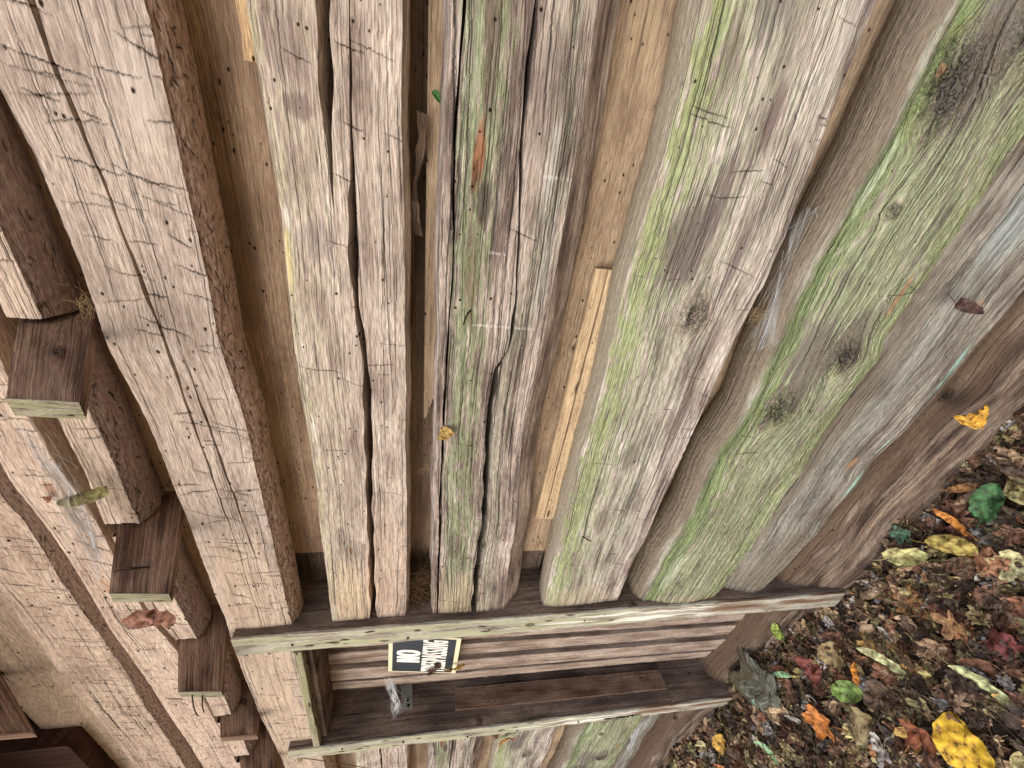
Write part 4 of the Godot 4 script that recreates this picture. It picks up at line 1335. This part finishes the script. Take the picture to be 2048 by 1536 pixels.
func sheet(called: String, label: String, a: Array, alpha: float, sag: float, threads: int, seed_: int) -> void:
	# a web spun between four corners [p00, p10, p01, p11]
	var r := RandomNumberGenerator.new()
	r.seed = seed_
	var node := thing(called, label, "cobweb", a[0])
	var n := 14
	var P := PackedVector3Array()
	var U := PackedVector2Array()
	var nz := noise(seed_, 2.0, 3)
	for i in n + 1:
		for j in n + 1:
			var u := float(i) / n
			var v := float(j) / n
			var pull := 0.16 * sin(PI * u)
			var vv := lerpf(pull, 1.0 - pull, v)
			var p: Vector3 = a[0].lerp(a[1], u).lerp(a[2].lerp(a[3], u), vv)
			p += Vector3(0, -sag * sin(PI * u) * sin(PI * v), sag * 0.5 * sin(PI * u)) + Vector3(1, 1, 1) * nz.get_noise_2d(u, v) * 0.008
			P.append(p - a[0])
			U.append(Vector2(u, v))
	var S := fresh()
	add_grid(S, P, grid_normals(P, n + 1, n + 1), U, n + 1, n + 1)
	var m := StandardMaterial3D.new()
	m.albedo_color = Color(0.93, 0.95, 0.97, alpha)
	m.transparency = BaseMaterial3D.TRANSPARENCY_ALPHA
	m.roughness = 1.0
	m.cull_mode = BaseMaterial3D.CULL_DISABLED
	var im := Image.create(128, 128, false, Image.FORMAT_RGBA8)
	var f1 := noise(seed_ + 1, 0.03, 4)
	var f2 := noise(seed_ + 2, 0.22, 2)
	for y in 128:
		for x in 128:
			var e := minf(minf(x, 127 - x), minf(y, 127 - y)) / 26.0
			var t := 0.72 + f1.get_noise_2d(x, y) * 1.3 + f2.get_noise_2d(x * 0.2, y) * 0.7
			im.set_pixel(x, y, Color(1, 1, 1, clampf(t * minf(e, 1.0), 0.0, 1.0)))
	m.albedo_texture = ImageTexture.create_from_image(im)
	shape(finish(S), "sheet", m, node)
	var T := fresh()
	for k in threads:
		var i := r.randi_range(0, n)
		var j := r.randi_range(0, n)
		var p := P[(0 if r.randf() < 0.5 else n) * (n + 1) + j]
		var q := P[i * (n + 1) + r.randi_range(0, n)] + Vector3(r.randf_range(-0.03, 0.03), r.randf_range(-0.03, 0.03), r.randf_range(-0.02, 0.01))
		tube(T, arc(p, q, Vector3(0, -0.006, 0), 5), 0.0004, 0.0003, 3)
	var mt := StandardMaterial3D.new()
	mt.albedo_color = Color(0.85, 0.87, 0.9, 0.55)
	mt.transparency = BaseMaterial3D.TRANSPARENCY_ALPHA
	mt.roughness = 1.0
	var th := shape(finish(T), "threads", mt, node)
	th.set_meta("kind", "stuff")

func lettering(parent: Node3D, text: String, centre: Vector2, size: Vector2, m: Material, stroke: float) -> void:
	var tm := TextMesh.new()
	var f := SystemFont.new()
	f.font_names = PackedStringArray(["Droid Sans"])
	f.font_weight = 700
	tm.font = f
	tm.text = text
	tm.font_size = 96
	tm.pixel_size = 0.001
	tm.depth = 0.002
	tm.curve_step = 1.0
	var bb := tm.get_aabb()
	var sc := Vector3(size.x / bb.size.x, size.y / bb.size.y, 0.25)
	for k in 3:   # heavy condensed capitals: the strokes are thickened by printing them thrice
		var o := shape(tm, "lettering", m, parent)
		o.scale = sc
		o.position = Vector3(centre.x - (bb.position.x + bb.size.x / 2) * sc.x + (k - 1) * size.x * stroke, centre.y - (bb.position.y + bb.size.y / 2) * sc.y, 0.0020 + 0.0001 * k)

func build_small(m_nail: Material, mats: Dictionary, m_slat: Material) -> void:
	# the sign on the door
	var sign_ := thing("warning_sign", "black and cream no trespassing sign on the recessed board door", "sign", Vector3(-1.682, 0.0, -0.088))
	sign_.rotation = Vector3(-0.10, 0.0, -0.03)
	var m_cream := plain(c8(222, 210, 178), 0.6)
	var m_blk := plain(c8(40, 44, 48), 0.5)
	var m_wht := plain(c8(232, 228, 218), 0.55)
	var S := fresh()
	board_into(S, Vector3(-0.125, 0.132, -0.002), Vector3(0.25, 0, 0), Vector3(0, -0.264, 0), Vector3(0, 0, 0.002), Rect2(0, 0, 1, 1), 0.0006, 1, 0.0004)
	shape(finish(S), "panel", m_cream, sign_)
	S = fresh()
	board_into(S, Vector3(-0.117, 0.117, 0.0002), Vector3(0.234, 0, 0), Vector3(0, -0.232, 0), Vector3(0, 0, 0.0012), Rect2(0, 0, 1, 1), 0.0003, 2, 0.0)
	shape(finish(S), "printed_field", m_blk, sign_)
	lettering(sign_, "NO", Vector2(-0.004, 0.057), Vector2(0.080, 0.088), m_wht, 0.05)
	lettering(sign_, "TRESPASSING", Vector2(0.0, -0.040), Vector2(0.220, 0.094), m_wht, 0.006)
	var up := Basis(Vector3(1, 0, 0), PI / 2)   # a leaf lying flat turns its face to +z
	var facing := func(turn: float, tilt: float) -> Basis: return Basis(Vector3(0, 0, 1), turn) * Basis(Vector3(1, 0, 0), PI / 2 + tilt)
	leaf("torn_leaf", "dark brown torn dead leaf hanging across the lettering of the warning sign", 5, 1, c8(96, 62, 44), 0.050, Vector3(-1.772, -0.035, -0.076), facing.call(1.2, 0.3))
	leaf("torn_leaf", "grey brown shrivelled leaf caught higher on the warning sign lettering", 5, 3, c8(104, 76, 62), 0.042, Vector3(-1.735, -0.055, -0.077), facing.call(1.7, 0.4))
	leaf("curled_leaf", "yellow curled leaf sticking out from the lower corner of the warning sign", 1, 3, c8(206, 162, 74), 0.078, Vector3(-1.735, -0.122, -0.060), facing.call(-1.4, 0.5))
	# leaves caught on the logs
	leaf("round_leaf", "small round yellow leaf stuck on the upper edge of the cracked mossy log", 4, 2, c8(186, 156, 92), 0.044, Vector3(-0.552, -0.030, 0.014), facing.call(2.2, 0.25))
	leaf("green_leaf_scrap", "tiny green leaf scrap on the brown strip above the mossy log", 0, 6, c8(58, 112, 48), 0.024, Vector3(0.072, 0.011, -0.045), facing.call(0.9, 0.2))
	leaf("yellow_leaf", "bright yellow leaf lying on the lowest brown log", 4, 2, c8(222, 172, 70), 0.100, Vector3(-0.437, -1.420, 0.062), facing.call(1.0, -0.35))
	leaf("brown_leaf", "curled purple brown leaf clinging to the grey log above the ground log", 1, 1, c8(92, 70, 66), 0.105, Vector3(-0.150, -1.150, 0.045), facing.call(-1.75, -0.1))
	leaf("orange_leaf", "orange leaf wedged in the gap left of the door post", 1, 0, c8(212, 122, 48), 0.10, Vector3(-2.225, -0.375, 0.015), facing.call(-0.9, 0.3))
	leaf("brown_leaf", "small round brown leaf in the gap left of the door post", 4, 2, c8(120, 82, 56), 0.06, Vector3(-2.215, -0.325, 0.0), facing.call(0.4, 0.3))
	leaf("olive_leaf", "thin olive green curled leaf hung in the cobweb under the upper log", 1, 4, c8(128, 122, 74), 0.115, Vector3(-0.690, 0.675, 0.055), facing.call(1.9, 0.9))
	leaf("rust_leaf", "rust brown curled leaf under the end of the second rafter tail", 0, 2, c8(150, 104, 84), 0.095, Vector3(-0.905, 0.545, 0.19), facing.call(1.5, 0.2))
	leaf("brown_scrap", "small rust coloured leaf scrap on the pale upper log", 4, 2, c8(150, 98, 66), 0.022, Vector3(-0.74, 0.79, 0.012), facing.call(0.3, 0.0))
	leaf("wood_chip", "brown curled leaf stuck on the door post block inside the doorway", 5, 2, c8(150, 124, 92), 0.05, Vector3(-2.01, -0.345, -0.155), facing.call(0.5, 0.4))
	# webs
	sheet("cobweb", "long white cobweb strung from the upper log to the second rafter tail", [Vector3(-0.52, 0.73, 0.04), Vector3(-0.858, 0.640, 0.155), Vector3(-0.66, 0.735, 0.012), Vector3(-0.858, 0.715, 0.03)], 0.75, 0.006, 26, 61)
	sheet("cobweb", "grey cobweb drooping from the warning sign across the doorway", [Vector3(-1.775, 0.150, -0.070), Vector3(-2.03, 0.115, -0.030), Vector3(-1.80, 0.115, -0.075), Vector3(-2.02, 0.075, -0.07)], 0.55, 0.02, 26, 62)
	sheet("cobweb", "thin torn cobweb between the mossy log and the knotty green log", [Vector3(-0.02, -0.668, -0.01), Vector3(-0.30, -0.785, 0.012), Vector3(0.0, -0.745, -0.03), Vector3(-0.32, -0.715, -0.03)], 0.20, 0.0, 12, 63)
	sheet("cobweb", "dusty cobweb at the foot of the logs left of the door", [Vector3(-2.25, -0.97, 0.02), Vector3(-2.6, -1.02, 0.03), Vector3(-2.25, -1.06, 0.0), Vector3(-2.6, -1.1, 0.0)], 0.35, 0.01, 10, 64)
	# a nest of dry grass beside the door post
	var r := RandomNumberGenerator.new()
	r.seed = 99
	var m_grass := plain(c8(92, 72, 52), 0.95)
	var m_pale := plain(c8(150, 130, 96), 0.95)
	var nest := thing("dry_grass_nest", "dark clump of dry grass stuffed in the gap beside the door post", "nest", Vector3(-1.2, 0.02, -0.06))
	S = fresh()
	for k in 420:
		var p := Vector3(r.randf_range(-0.075, 0.085), r.randf_range(-0.028, 0.045), r.randf_range(-0.05, 0.035))
		p.y *= 1.0 - absf(p.x) * 4.0
		var d := Vector3(r.randf_range(-1, 1), r.randf_range(-1, 1), r.randf_range(-0.4, 0.7)).normalized() * r.randf_range(0.02, 0.06)
		tube(S, arc(p - d, p + d, Vector3(r.randf_range(-1, 1), r.randf_range(-1, 1), r.randf_range(-1, 1)) * 0.012, 4), 0.0009, 0.0005, 3)
	shape(finish(S), "grass", m_grass, nest).set_meta("kind", "stuff")
	# wisps of fibre
	var wl := [["tuft of pale fibres hanging at the edge of the joint above the mossy log", Vector3(-0.68, 0.0, -0.03)], ["tuft of pale fibres in the gap over the mossy pale-edged log", Vector3(-0.98, -0.33, -0.03)], ["tuft of pale fibres under the first cut log stub", Vector3(-0.315, 0.60, -0.02)], ["clot of fibres and dirt in the corner under the mossy log", Vector3(-0.24, -0.72, -0.04)], ["frayed fibres under the third rafter tail", Vector3(-1.42, 0.60, -0.01)], ["frayed splinters at the end of the long cracked log above the doorway", Vector3(-2.13, 0.46, 0.02)]]
	for w in wl:
		S = fresh()
		for k in 34:
			var d := Vector3(r.randf_range(-1, 1), r.randf_range(-0.8, 0.8), r.randf_range(-0.2, 0.9)).normalized() * r.randf_range(0.015, 0.055)
			tube(S, arc(Vector3(r.randf_range(-0.02, 0.02), r.randf_range(-0.01, 0.01), 0), d, Vector3(r.randf_range(-1, 1), r.randf_range(-1, 1), r.randf_range(-1, 1)) * 0.010, 5), 0.0005, 0.0003, 3)
		var o := shape(finish(S), "fibre_tuft", m_pale)
		o.position = w[1]
		tag(o, w[0], "fibres")
	# a long dry stem hanging left of the doorway
	S = fresh()
	tube(S, arc(Vector3(-2.13, 0.47, 0.02), Vector3(-2.42, 0.075, 0.03), Vector3(0.085, 0.0, 0.02), 14), 0.0016, 0.0008)
	tag(shape(finish(S), "dry_twig", m_grass), "long thin dry stem arching below the left door post", "twig")
	# the splinter in the gap over the mossy log
	S = fresh()
	board_into(S, Vector3(0.050, 0.046, -0.045), Vector3(-0.19, 0.012, -0.012), Vector3(-0.003, -0.017, 0), Vector3(0, 0, 0.008), Rect2(0.1, 0.2, 0.1, 0.2), 0.002, 33, 0.016, 40)
	board_into(S, Vector3(-0.13, 0.056, -0.055), Vector3(-0.20, 0.002, -0.012), Vector3(0, -0.009, 0), Vector3(0, 0, 0.006), Rect2(0.2, 0.3, 0.1, 0.2), 0.002, 34, 0.006, 22)
	tag(shape(finish(S), "splinter", mats.l9), "grey bark splinter leaning in the gap above the mossy log", "splinter")
	# nails left in the logs
	for n in [[Vector3(-0.262, -0.068, 0.0), Vector3(-0.282, -0.050, 0.03)], [Vector3(-0.93, -0.425, 0.0), Vector3(-0.925, -0.462, 0.022)], [Vector3(-2.125, -0.26, 0.03), Vector3(-2.195, -0.225, 0.055)], [Vector3(-2.03, -0.42, -0.07), Vector3(-2.0, -0.42, -0.068)], [Vector3(-2.03, -1.0, -0.07), Vector3(-2.005, -1.0, -0.068)], [Vector3(-2.03, -1.2, -0.05), Vector3(-1.99, -1.2, -0.05)]]:
		S = fresh()
		tube(S, arc(n[0] + Vector3(0, 0, -0.01), n[1], Vector3(0.004, 0.002, 0), 5), 0.0020, 0.0018)
		shape(finish(S), "nail", m_nail, cabin)
	# the curled grey sheet at the foot of the door
	S = fresh()
	var P := PackedVector3Array()
	var U := PackedVector2Array()
	var nz := noise(71, 6.0, 3)
	for i in 25:
		for j in 17:
			var a := lerpf(-0.5, 2.6, i / 24.0)
			var rad := 0.15 + 0.03 * i / 24.0 + nz.get_noise_2d(i * 0.2, j * 0.2) * 0.03
			P.append(Vector3(-cos(a) * rad, (sin(a) - 0.4) * rad * 0.55 + nz.get_noise_2d(j * 0.1, i * 0.3) * 0.02, lerpf(-0.06, 0.12, j / 16.0) + 0.03 * sin(i * 0.7)))
			U.append(Vector2(i / 24.0, j / 16.0))
	add_grid(S, P, grid_normals(P, 25, 17), U, 25, 17)
	var mg := wood_material(mats_look, Color(0.86, 0.90, 0.86))
	mg.cull_mode = BaseMaterial3D.CULL_DISABLED
	var tin := shape(finish(S), "curled_bark", mg)
	tin.position = Vector3(-1.93, -1.49, 0.03)
	tin.rotation = Vector3(0.2, 0.3, 0.25)
	tag(tin, "large curled piece of grey bark at the foot of the doorway", "bark")

var mats_look: Dictionary

# ------------------------------------------------------------------ ground and litter
func build_ground() -> void:
	var xs := grid_axis(-3.1, 0.4, 0.02, 60.0)
	var zs := grid_axis(-0.12, 1.0, 0.02, 60.0)
	var P := PackedVector3Array()
	var U := PackedVector2Array()
	for x in xs:
		for z in zs:
			P.append(Vector3(x, ground_y(x, z), z))
			U.append(Vector2(x, z))
	var N := grid_normals(P, xs.size(), zs.size())
	for v in N.size():
		if N[v].y < 0.0:
			N[v] = -N[v]
	var S := fresh()
	add_grid(S, P, N, U, xs.size(), zs.size())
	var soil := Image.create(512, 512, false, Image.FORMAT_RGB8)
	var hs := Image.create(512, 512, false, Image.FORMAT_L8)
	var n1 := noise(81, 0.02, 4)
	var n2 := noise(82, 0.16, 3)
	for y in 512:
		for x in 512:
			var a := n1.get_noise_2d(x, y)
			var b := n2.get_noise_2d(x, y)
			var g := 0.5 + a * 0.5 + b * 0.5
			soil.set_pixel(x, y, c8(50, 40, 34).lerp(c8(104, 86, 70), clampf(g, 0.0, 1.0)))
			hs.set_pixel(x, y, Color(clampf(0.5 + b * 0.5, 0, 1), 0, 0))
	var m := StandardMaterial3D.new()
	m.albedo_texture = ImageTexture.create_from_image(soil)
	m.heightmap_enabled = true
	m.heightmap_texture = ImageTexture.create_from_image(hs)
	m.heightmap_scale = 1.2
	m.roughness = 0.95
	m.metallic_specular = 0.25
	m.uv1_scale = Vector3(1.3, 1.3, 1.3)
	var g := shape(finish(S), "ground", m)
	g.set_meta("kind", "structure")
	g.set_meta("label", "dark damp soil under fallen leaves")

	# the unseen yard beyond the litter: earth and dry grass, paled to bounce light
	var Y := fresh()
	var YP := PackedVector3Array()
	var YU := PackedVector2Array()
	var yx := grid_axis(-3.0, 0.5, 0.25, 50.0)
	var yz := [1.35]
	while yz[-1] < 50.0:
		yz.append(yz[-1] * 1.12)
	for x in yx:
		for z in yz:
			YP.append(Vector3(x, ground_y(x, z) + 0.03, z + gn.get_noise_2d(x * 1.5, 4.0) * 0.25))
			YU.append(Vector2(x, z))
	var YN := PackedVector3Array()
	YN.resize(YP.size())
	YN.fill(Vector3.UP)
	add_grid(Y, YP, YN, YU, yx.size(), yz.size())
	var ym := m.duplicate()
	ym.albedo_color = Color(2.0, 2.0, 1.8)
	var yard := shape(finish(Y), "yard", ym)
	yard.set_meta("kind", "structure")
	yard.set_meta("label", "unseen trodden earth in front of the cabin, paled to bounce light")
	var pal := [c8(100, 79, 62), c8(86, 69, 57), c8(124, 89, 69), c8(129, 83, 66), c8(161, 133, 106), c8(195, 167, 132), c8(206, 200, 152), c8(183, 171, 117), c8(202, 161, 88), c8(185, 133, 84), c8(148, 133, 96), c8(79, 67, 62), c8(150, 103, 76), c8(180, 174, 168)]
	var words := ["brown", "dark brown", "reddish brown", "dull red", "tan", "pale tan", "pale yellow green", "olive yellow", "golden yellow", "orange brown", "olive brown", "blackish", "rust coloured", "bleached grey"]
	var kinds := ["oval", "narrow", "maple", "tulip tree", "round", "torn"]
	# the leaves that stand out
	var spec := [
		["bright_green_leaf", "bright lime green oval leaf lying flat in the litter", 0, 0, c8(130, 158, 82), 0.133, -1.527, 0.237, -0.35, "the lime green oval leaf"],
		["green_leaf", "dark green toothed leaf with a yellow rim in the upper litter", 0, 1, c8(72, 111, 67), 0.133, -0.698, 0.127, 0.2, "the dark green toothed leaf"],
		["green_leaf", "small bluish green leaf scrap close under the lowest log", 2, 0, c8(83, 117, 92), 0.074, -0.922, 0.045, 1.0, "the bluish green scrap"],
		["big_yellow_leaf", "largest bright yellow leaf, spotted, at the corner of the litter", 4, 0, c8(224, 182, 52), 0.172, -1.30, 0.480, 0.9, "the largest yellow leaf"],
		["rust_leaf", "orange and rust leaf lying half under the largest yellow leaf", 2, 1, c8(147, 87, 57), 0.112, -1.37, 0.415, 2.0, "the orange and rust leaf"],
		["orange_leaf", "slim orange leaf standing out beside the dark green leaf", 1, 0, c8(204, 136, 61), 0.098, -0.79, 0.102, 1.45, "the slim orange leaf"],
		["pale_leaf", "pale yellow green crinkled leaf beside the bluish green scrap", 0, 3, c8(202, 198, 139), 0.129, -0.973, 0.085, -0.6, "the pale crinkled leaf"],
		["yellow_leaf", "dull yellow oval leaf with dark specks near the lowest log", 0, 2, c8(185, 166, 91), 0.121, -0.86, 0.135, -0.9, "the dull yellow oval leaf"],
		["maple_leaf", "large orange brown maple leaf with curled points", 2, 2, c8(159, 113, 83), 0.112, -0.84, 0.225, 0.6, "the large orange brown maple leaf"],
		["maple_leaf", "orange maple leaf with a yellow tip in the middle of the litter", 2, 0, c8(198, 125, 56), 0.136, -1.694, 0.263, 2.4, "the orange maple leaf"],
		["narrow_leaf", "long pale green narrow leaf in the middle of the litter", 1, 1, c8(192, 194, 143), 0.133, -1.305, 0.239, -1.1, "the long pale narrow leaf"],
		["narrow_leaf", "long pale green narrow leaf near the lower edge of the litter", 1, 2, c8(195, 200, 148), 0.125, -1.118, 0.395, -1.3, "the lower pale narrow leaf"],
		["leathery_leaf", "broad tan leaf with a rumpled surface above the lime green leaf", 4, 1, c8(152, 132, 93), 0.129, -1.466, 0.148, 0.3, "the broad rumpled tan leaf"],
		["oval_leaf", "large olive brown spotted oval leaf left of the largest yellow leaf", 0, 4, c8(142, 126, 89), 0.156, -1.569, 0.319, 0.5, "the large spotted olive leaf"],
		["tulip_leaf", "orange edged brown tulip tree leaf among dark red leaves", 3, 1, c8(171, 131, 91), 0.101, -1.055, 0.265, 1.2, "the orange edged tulip tree leaf"],
		["orange_leaf", "small vivid orange leaf above the lime green leaf", 1, 3, c8(212, 141, 49), 0.078, -1.429, 0.226, 0.7, "the small vivid orange leaf"],
		["red_leaf", "deep red brown round leaf right of the curled grey bark", 4, 2, c8(125, 67, 56), 0.117, -1.60, 0.13, 1.3, "the deep red round leaf"],
		["yellow_leaf", "yellow leaf at the foot of the logs left of the door", 4, 1, c8(208, 165, 72), 0.109, -2.27, 0.13, 0.4, "the yellow leaf left of the door"],
		["orange_leaf", "orange leaf below the yellow leaf left of the door", 1, 2, c8(189, 125, 68), 0.109, -2.36, 0.20, 2.2, "the orange leaf left of the door"],
		["narrow_leaf", "mint green narrow blade in the litter below the doorway", 1, 0, c8(158, 195, 152), 0.117, -2.03, 0.235, -1.0, "the mint green blade"],
		["narrow_leaf", "short mint green narrow blade next to the curled grey bark", 1, 4, c8(152, 193, 150), 0.094, -1.735, 0.085, -0.5, "the short mint green blade"],
		["green_leaf", "lime green round leaf against the sill beside the door post", 4, 3, c8(159, 182, 89), 0.078, -1.60, -0.02, 0.9, "the lime green round leaf"],
		["red_leaf", "dull crimson maple leaf at the right hand end of the litter", 2, 4, c8(120, 62, 59), 0.107, -1.0, 0.36, 0.2, "the dull crimson maple leaf"]]
	for s in spec:
		var y := ground_y(s[6], s[7]) + 0.055
		# turned a little towards the open side, as the top of the heap lies
		leaf(s[0], s[1], s[2], s[3], s[4], s[5], Vector3(s[6], y, s[7]), Basis(Vector3(1, 0, 0), rng.randf_range(0.1, 0.4)) * Basis(Vector3(0, 0, 1), rng.randf_range(-0.15, 0.15)) * Basis(Vector3(0, 1, 0), s[8]))
	# the heap of single leaves: the largest in view
	var told := {}
	var count := 0
	var tries := 0
	while count < 276 and tries < 6000:
		tries += 1
		var x := rng.randf_range(-2.75, -0.35)
		var zmax := 0.03 + (-0.48 - x) * 0.68 if x > -1.26 else 0.56 + (x + 1.26) * 0.325
		var z := rng.randf_range(-0.03, 0.66)
		if z > zmax + 0.10 or (z < 0.05 and x < -1.35 and x > -2.05) or z > 0.0 and x > -0.3:
			continue
		var k: int = [0, 0, 1, 2, 2, 3, 4, 5, 5][rng.randi() % 9]
		var ci := rng.randi() % pal.size()
		if rng.randf() < 0.62:
			ci = [0, 1, 2, 4, 5, 12][rng.randi() % 6]
		var v := rng.randi() % 6
		var size := rng.randf_range(0.055, 0.125)
		var b := Basis(Vector3(0, 1, 0), rng.randf() * TAU) * Basis(Vector3(1, 0, 0), rng.randf_range(-0.45, 0.45)) * Basis(Vector3(0, 0, 1), rng.randf_range(-0.4, 0.4))
		var how: String = ["flat", "folded", "cupped", "rolled", "humped", "crinkled"][v]
		var big: String = "small" if size < 0.078 else ("middling" if size < 0.10 else "large")
		var by := ""
		var nearest := 9.0
		for s in spec:
			var dd := Vector2(x - s[6], z - s[7]).length()
			if dd < nearest:
				nearest = dd
				by = s[9]
		if z < 0.05:
			by = "the foot of the logs" if x > -1.3 else "the door sill"
		var said := "%s %s %s %s leaf near %s" % [big, how, words[ci], kinds[k], by]
		if told.has(said):
			continue
		told[said] = true
		leaf("fallen_leaf", said, k, v, pal[ci], size, Vector3(x, ground_y(x, z) + rng.randf_range(0.005, 0.045), z), b, "dead leaves in the litter")
		count += 1
	# everything finer: scraps, crumbs, stalks
	var nodes := [[5, 3, 3600, 0.025, 0.08], [0, 4, 2600, 0.03, 0.085], [1, 2, 2000, 0.02, 0.08], [2, 5, 2400, 0.035, 0.09]]
	for d in nodes:
		var mm := MultiMesh.new()
		mm.transform_format = MultiMesh.TRANSFORM_3D
		mm.use_colors = true
		mm.mesh = leaf_shape(d[0], d[1])
		mm.instance_count = d[2]
		for i in d[2]:
			var x := rng.randf_range(-3.0, 0.1)
			var z := rng.randf_range(-0.06, 1.0)
			if i % 4 == 3:
				x = rng.randf_range(-5.0, 2.0)
				z = rng.randf_range(0.0, 4.0)
			var b := Basis(Vector3(0, 1, 0), rng.randf() * TAU) * Basis(Vector3(1, 0, 0), rng.randf_range(-0.6, 0.6)) * Basis(Vector3(0, 0, 1), rng.randf_range(-0.55, 0.55))
			mm.set_instance_transform(i, Transform3D(b.scaled(Vector3.ONE * rng.randf_range(d[3], d[4])), Vector3(x, ground_y(x, z) + rng.randf_range(0.0, 0.03), z)))
			var c: Color = pal[[0, 1, 2, 4, 0, 10, 12, 4, 10, 5, 13, 7][rng.randi() % 12]]
			mm.set_instance_color(i, (c * rng.randf_range(0.8, 1.25)).srgb_to_linear())
		var o := MultiMeshInstance3D.new()
		o.multimesh = mm
		var lm := leaf_material(d[0], 1, Color(1, 1, 1)).duplicate()
		lm.vertex_color_use_as_albedo = true
		o.material_override = lm
		put(o, "leaf_litter")
		o.set_meta("kind", "stuff")
		tag(o, ["crumbled scraps of dead leaves covering the soil", "small oval dead leaves covering the soil", "small narrow dead leaves covering the soil", "small maple leaves covering the soil"][nodes.find(d)], "leaf litter")
	var S2 := fresh()
	for k in 260:
		var x := rng.randf_range(-2.8, -0.3)
		var z := rng.randf_range(0.0, 0.7)
		var a := rng.randf() * TAU
		var L := rng.randf_range(0.03, 0.14)
		var p := Vector3(x, ground_y(x, z) + rng.randf_range(0.01, 0.05), z)
		var dd := Vector3(cos(a), rng.randf_range(-0.2, 0.2), sin(a)) * L
		tube(S2, arc(p - dd, p + dd, Vector3(rng.randf_range(-0.02, 0.02), 0.01, rng.randf_range(-0.02, 0.02)), 5), rng.randf_range(0.0008, 0.003), 0.0008, 4)
	var tw := shape(finish(S2), "twigs", plain(c8(66, 52, 44), 0.9))
	tw.set_meta("kind", "stuff")
	tag(tw, "fine dark twigs and stalks mixed into the leaf litter", "twigs")
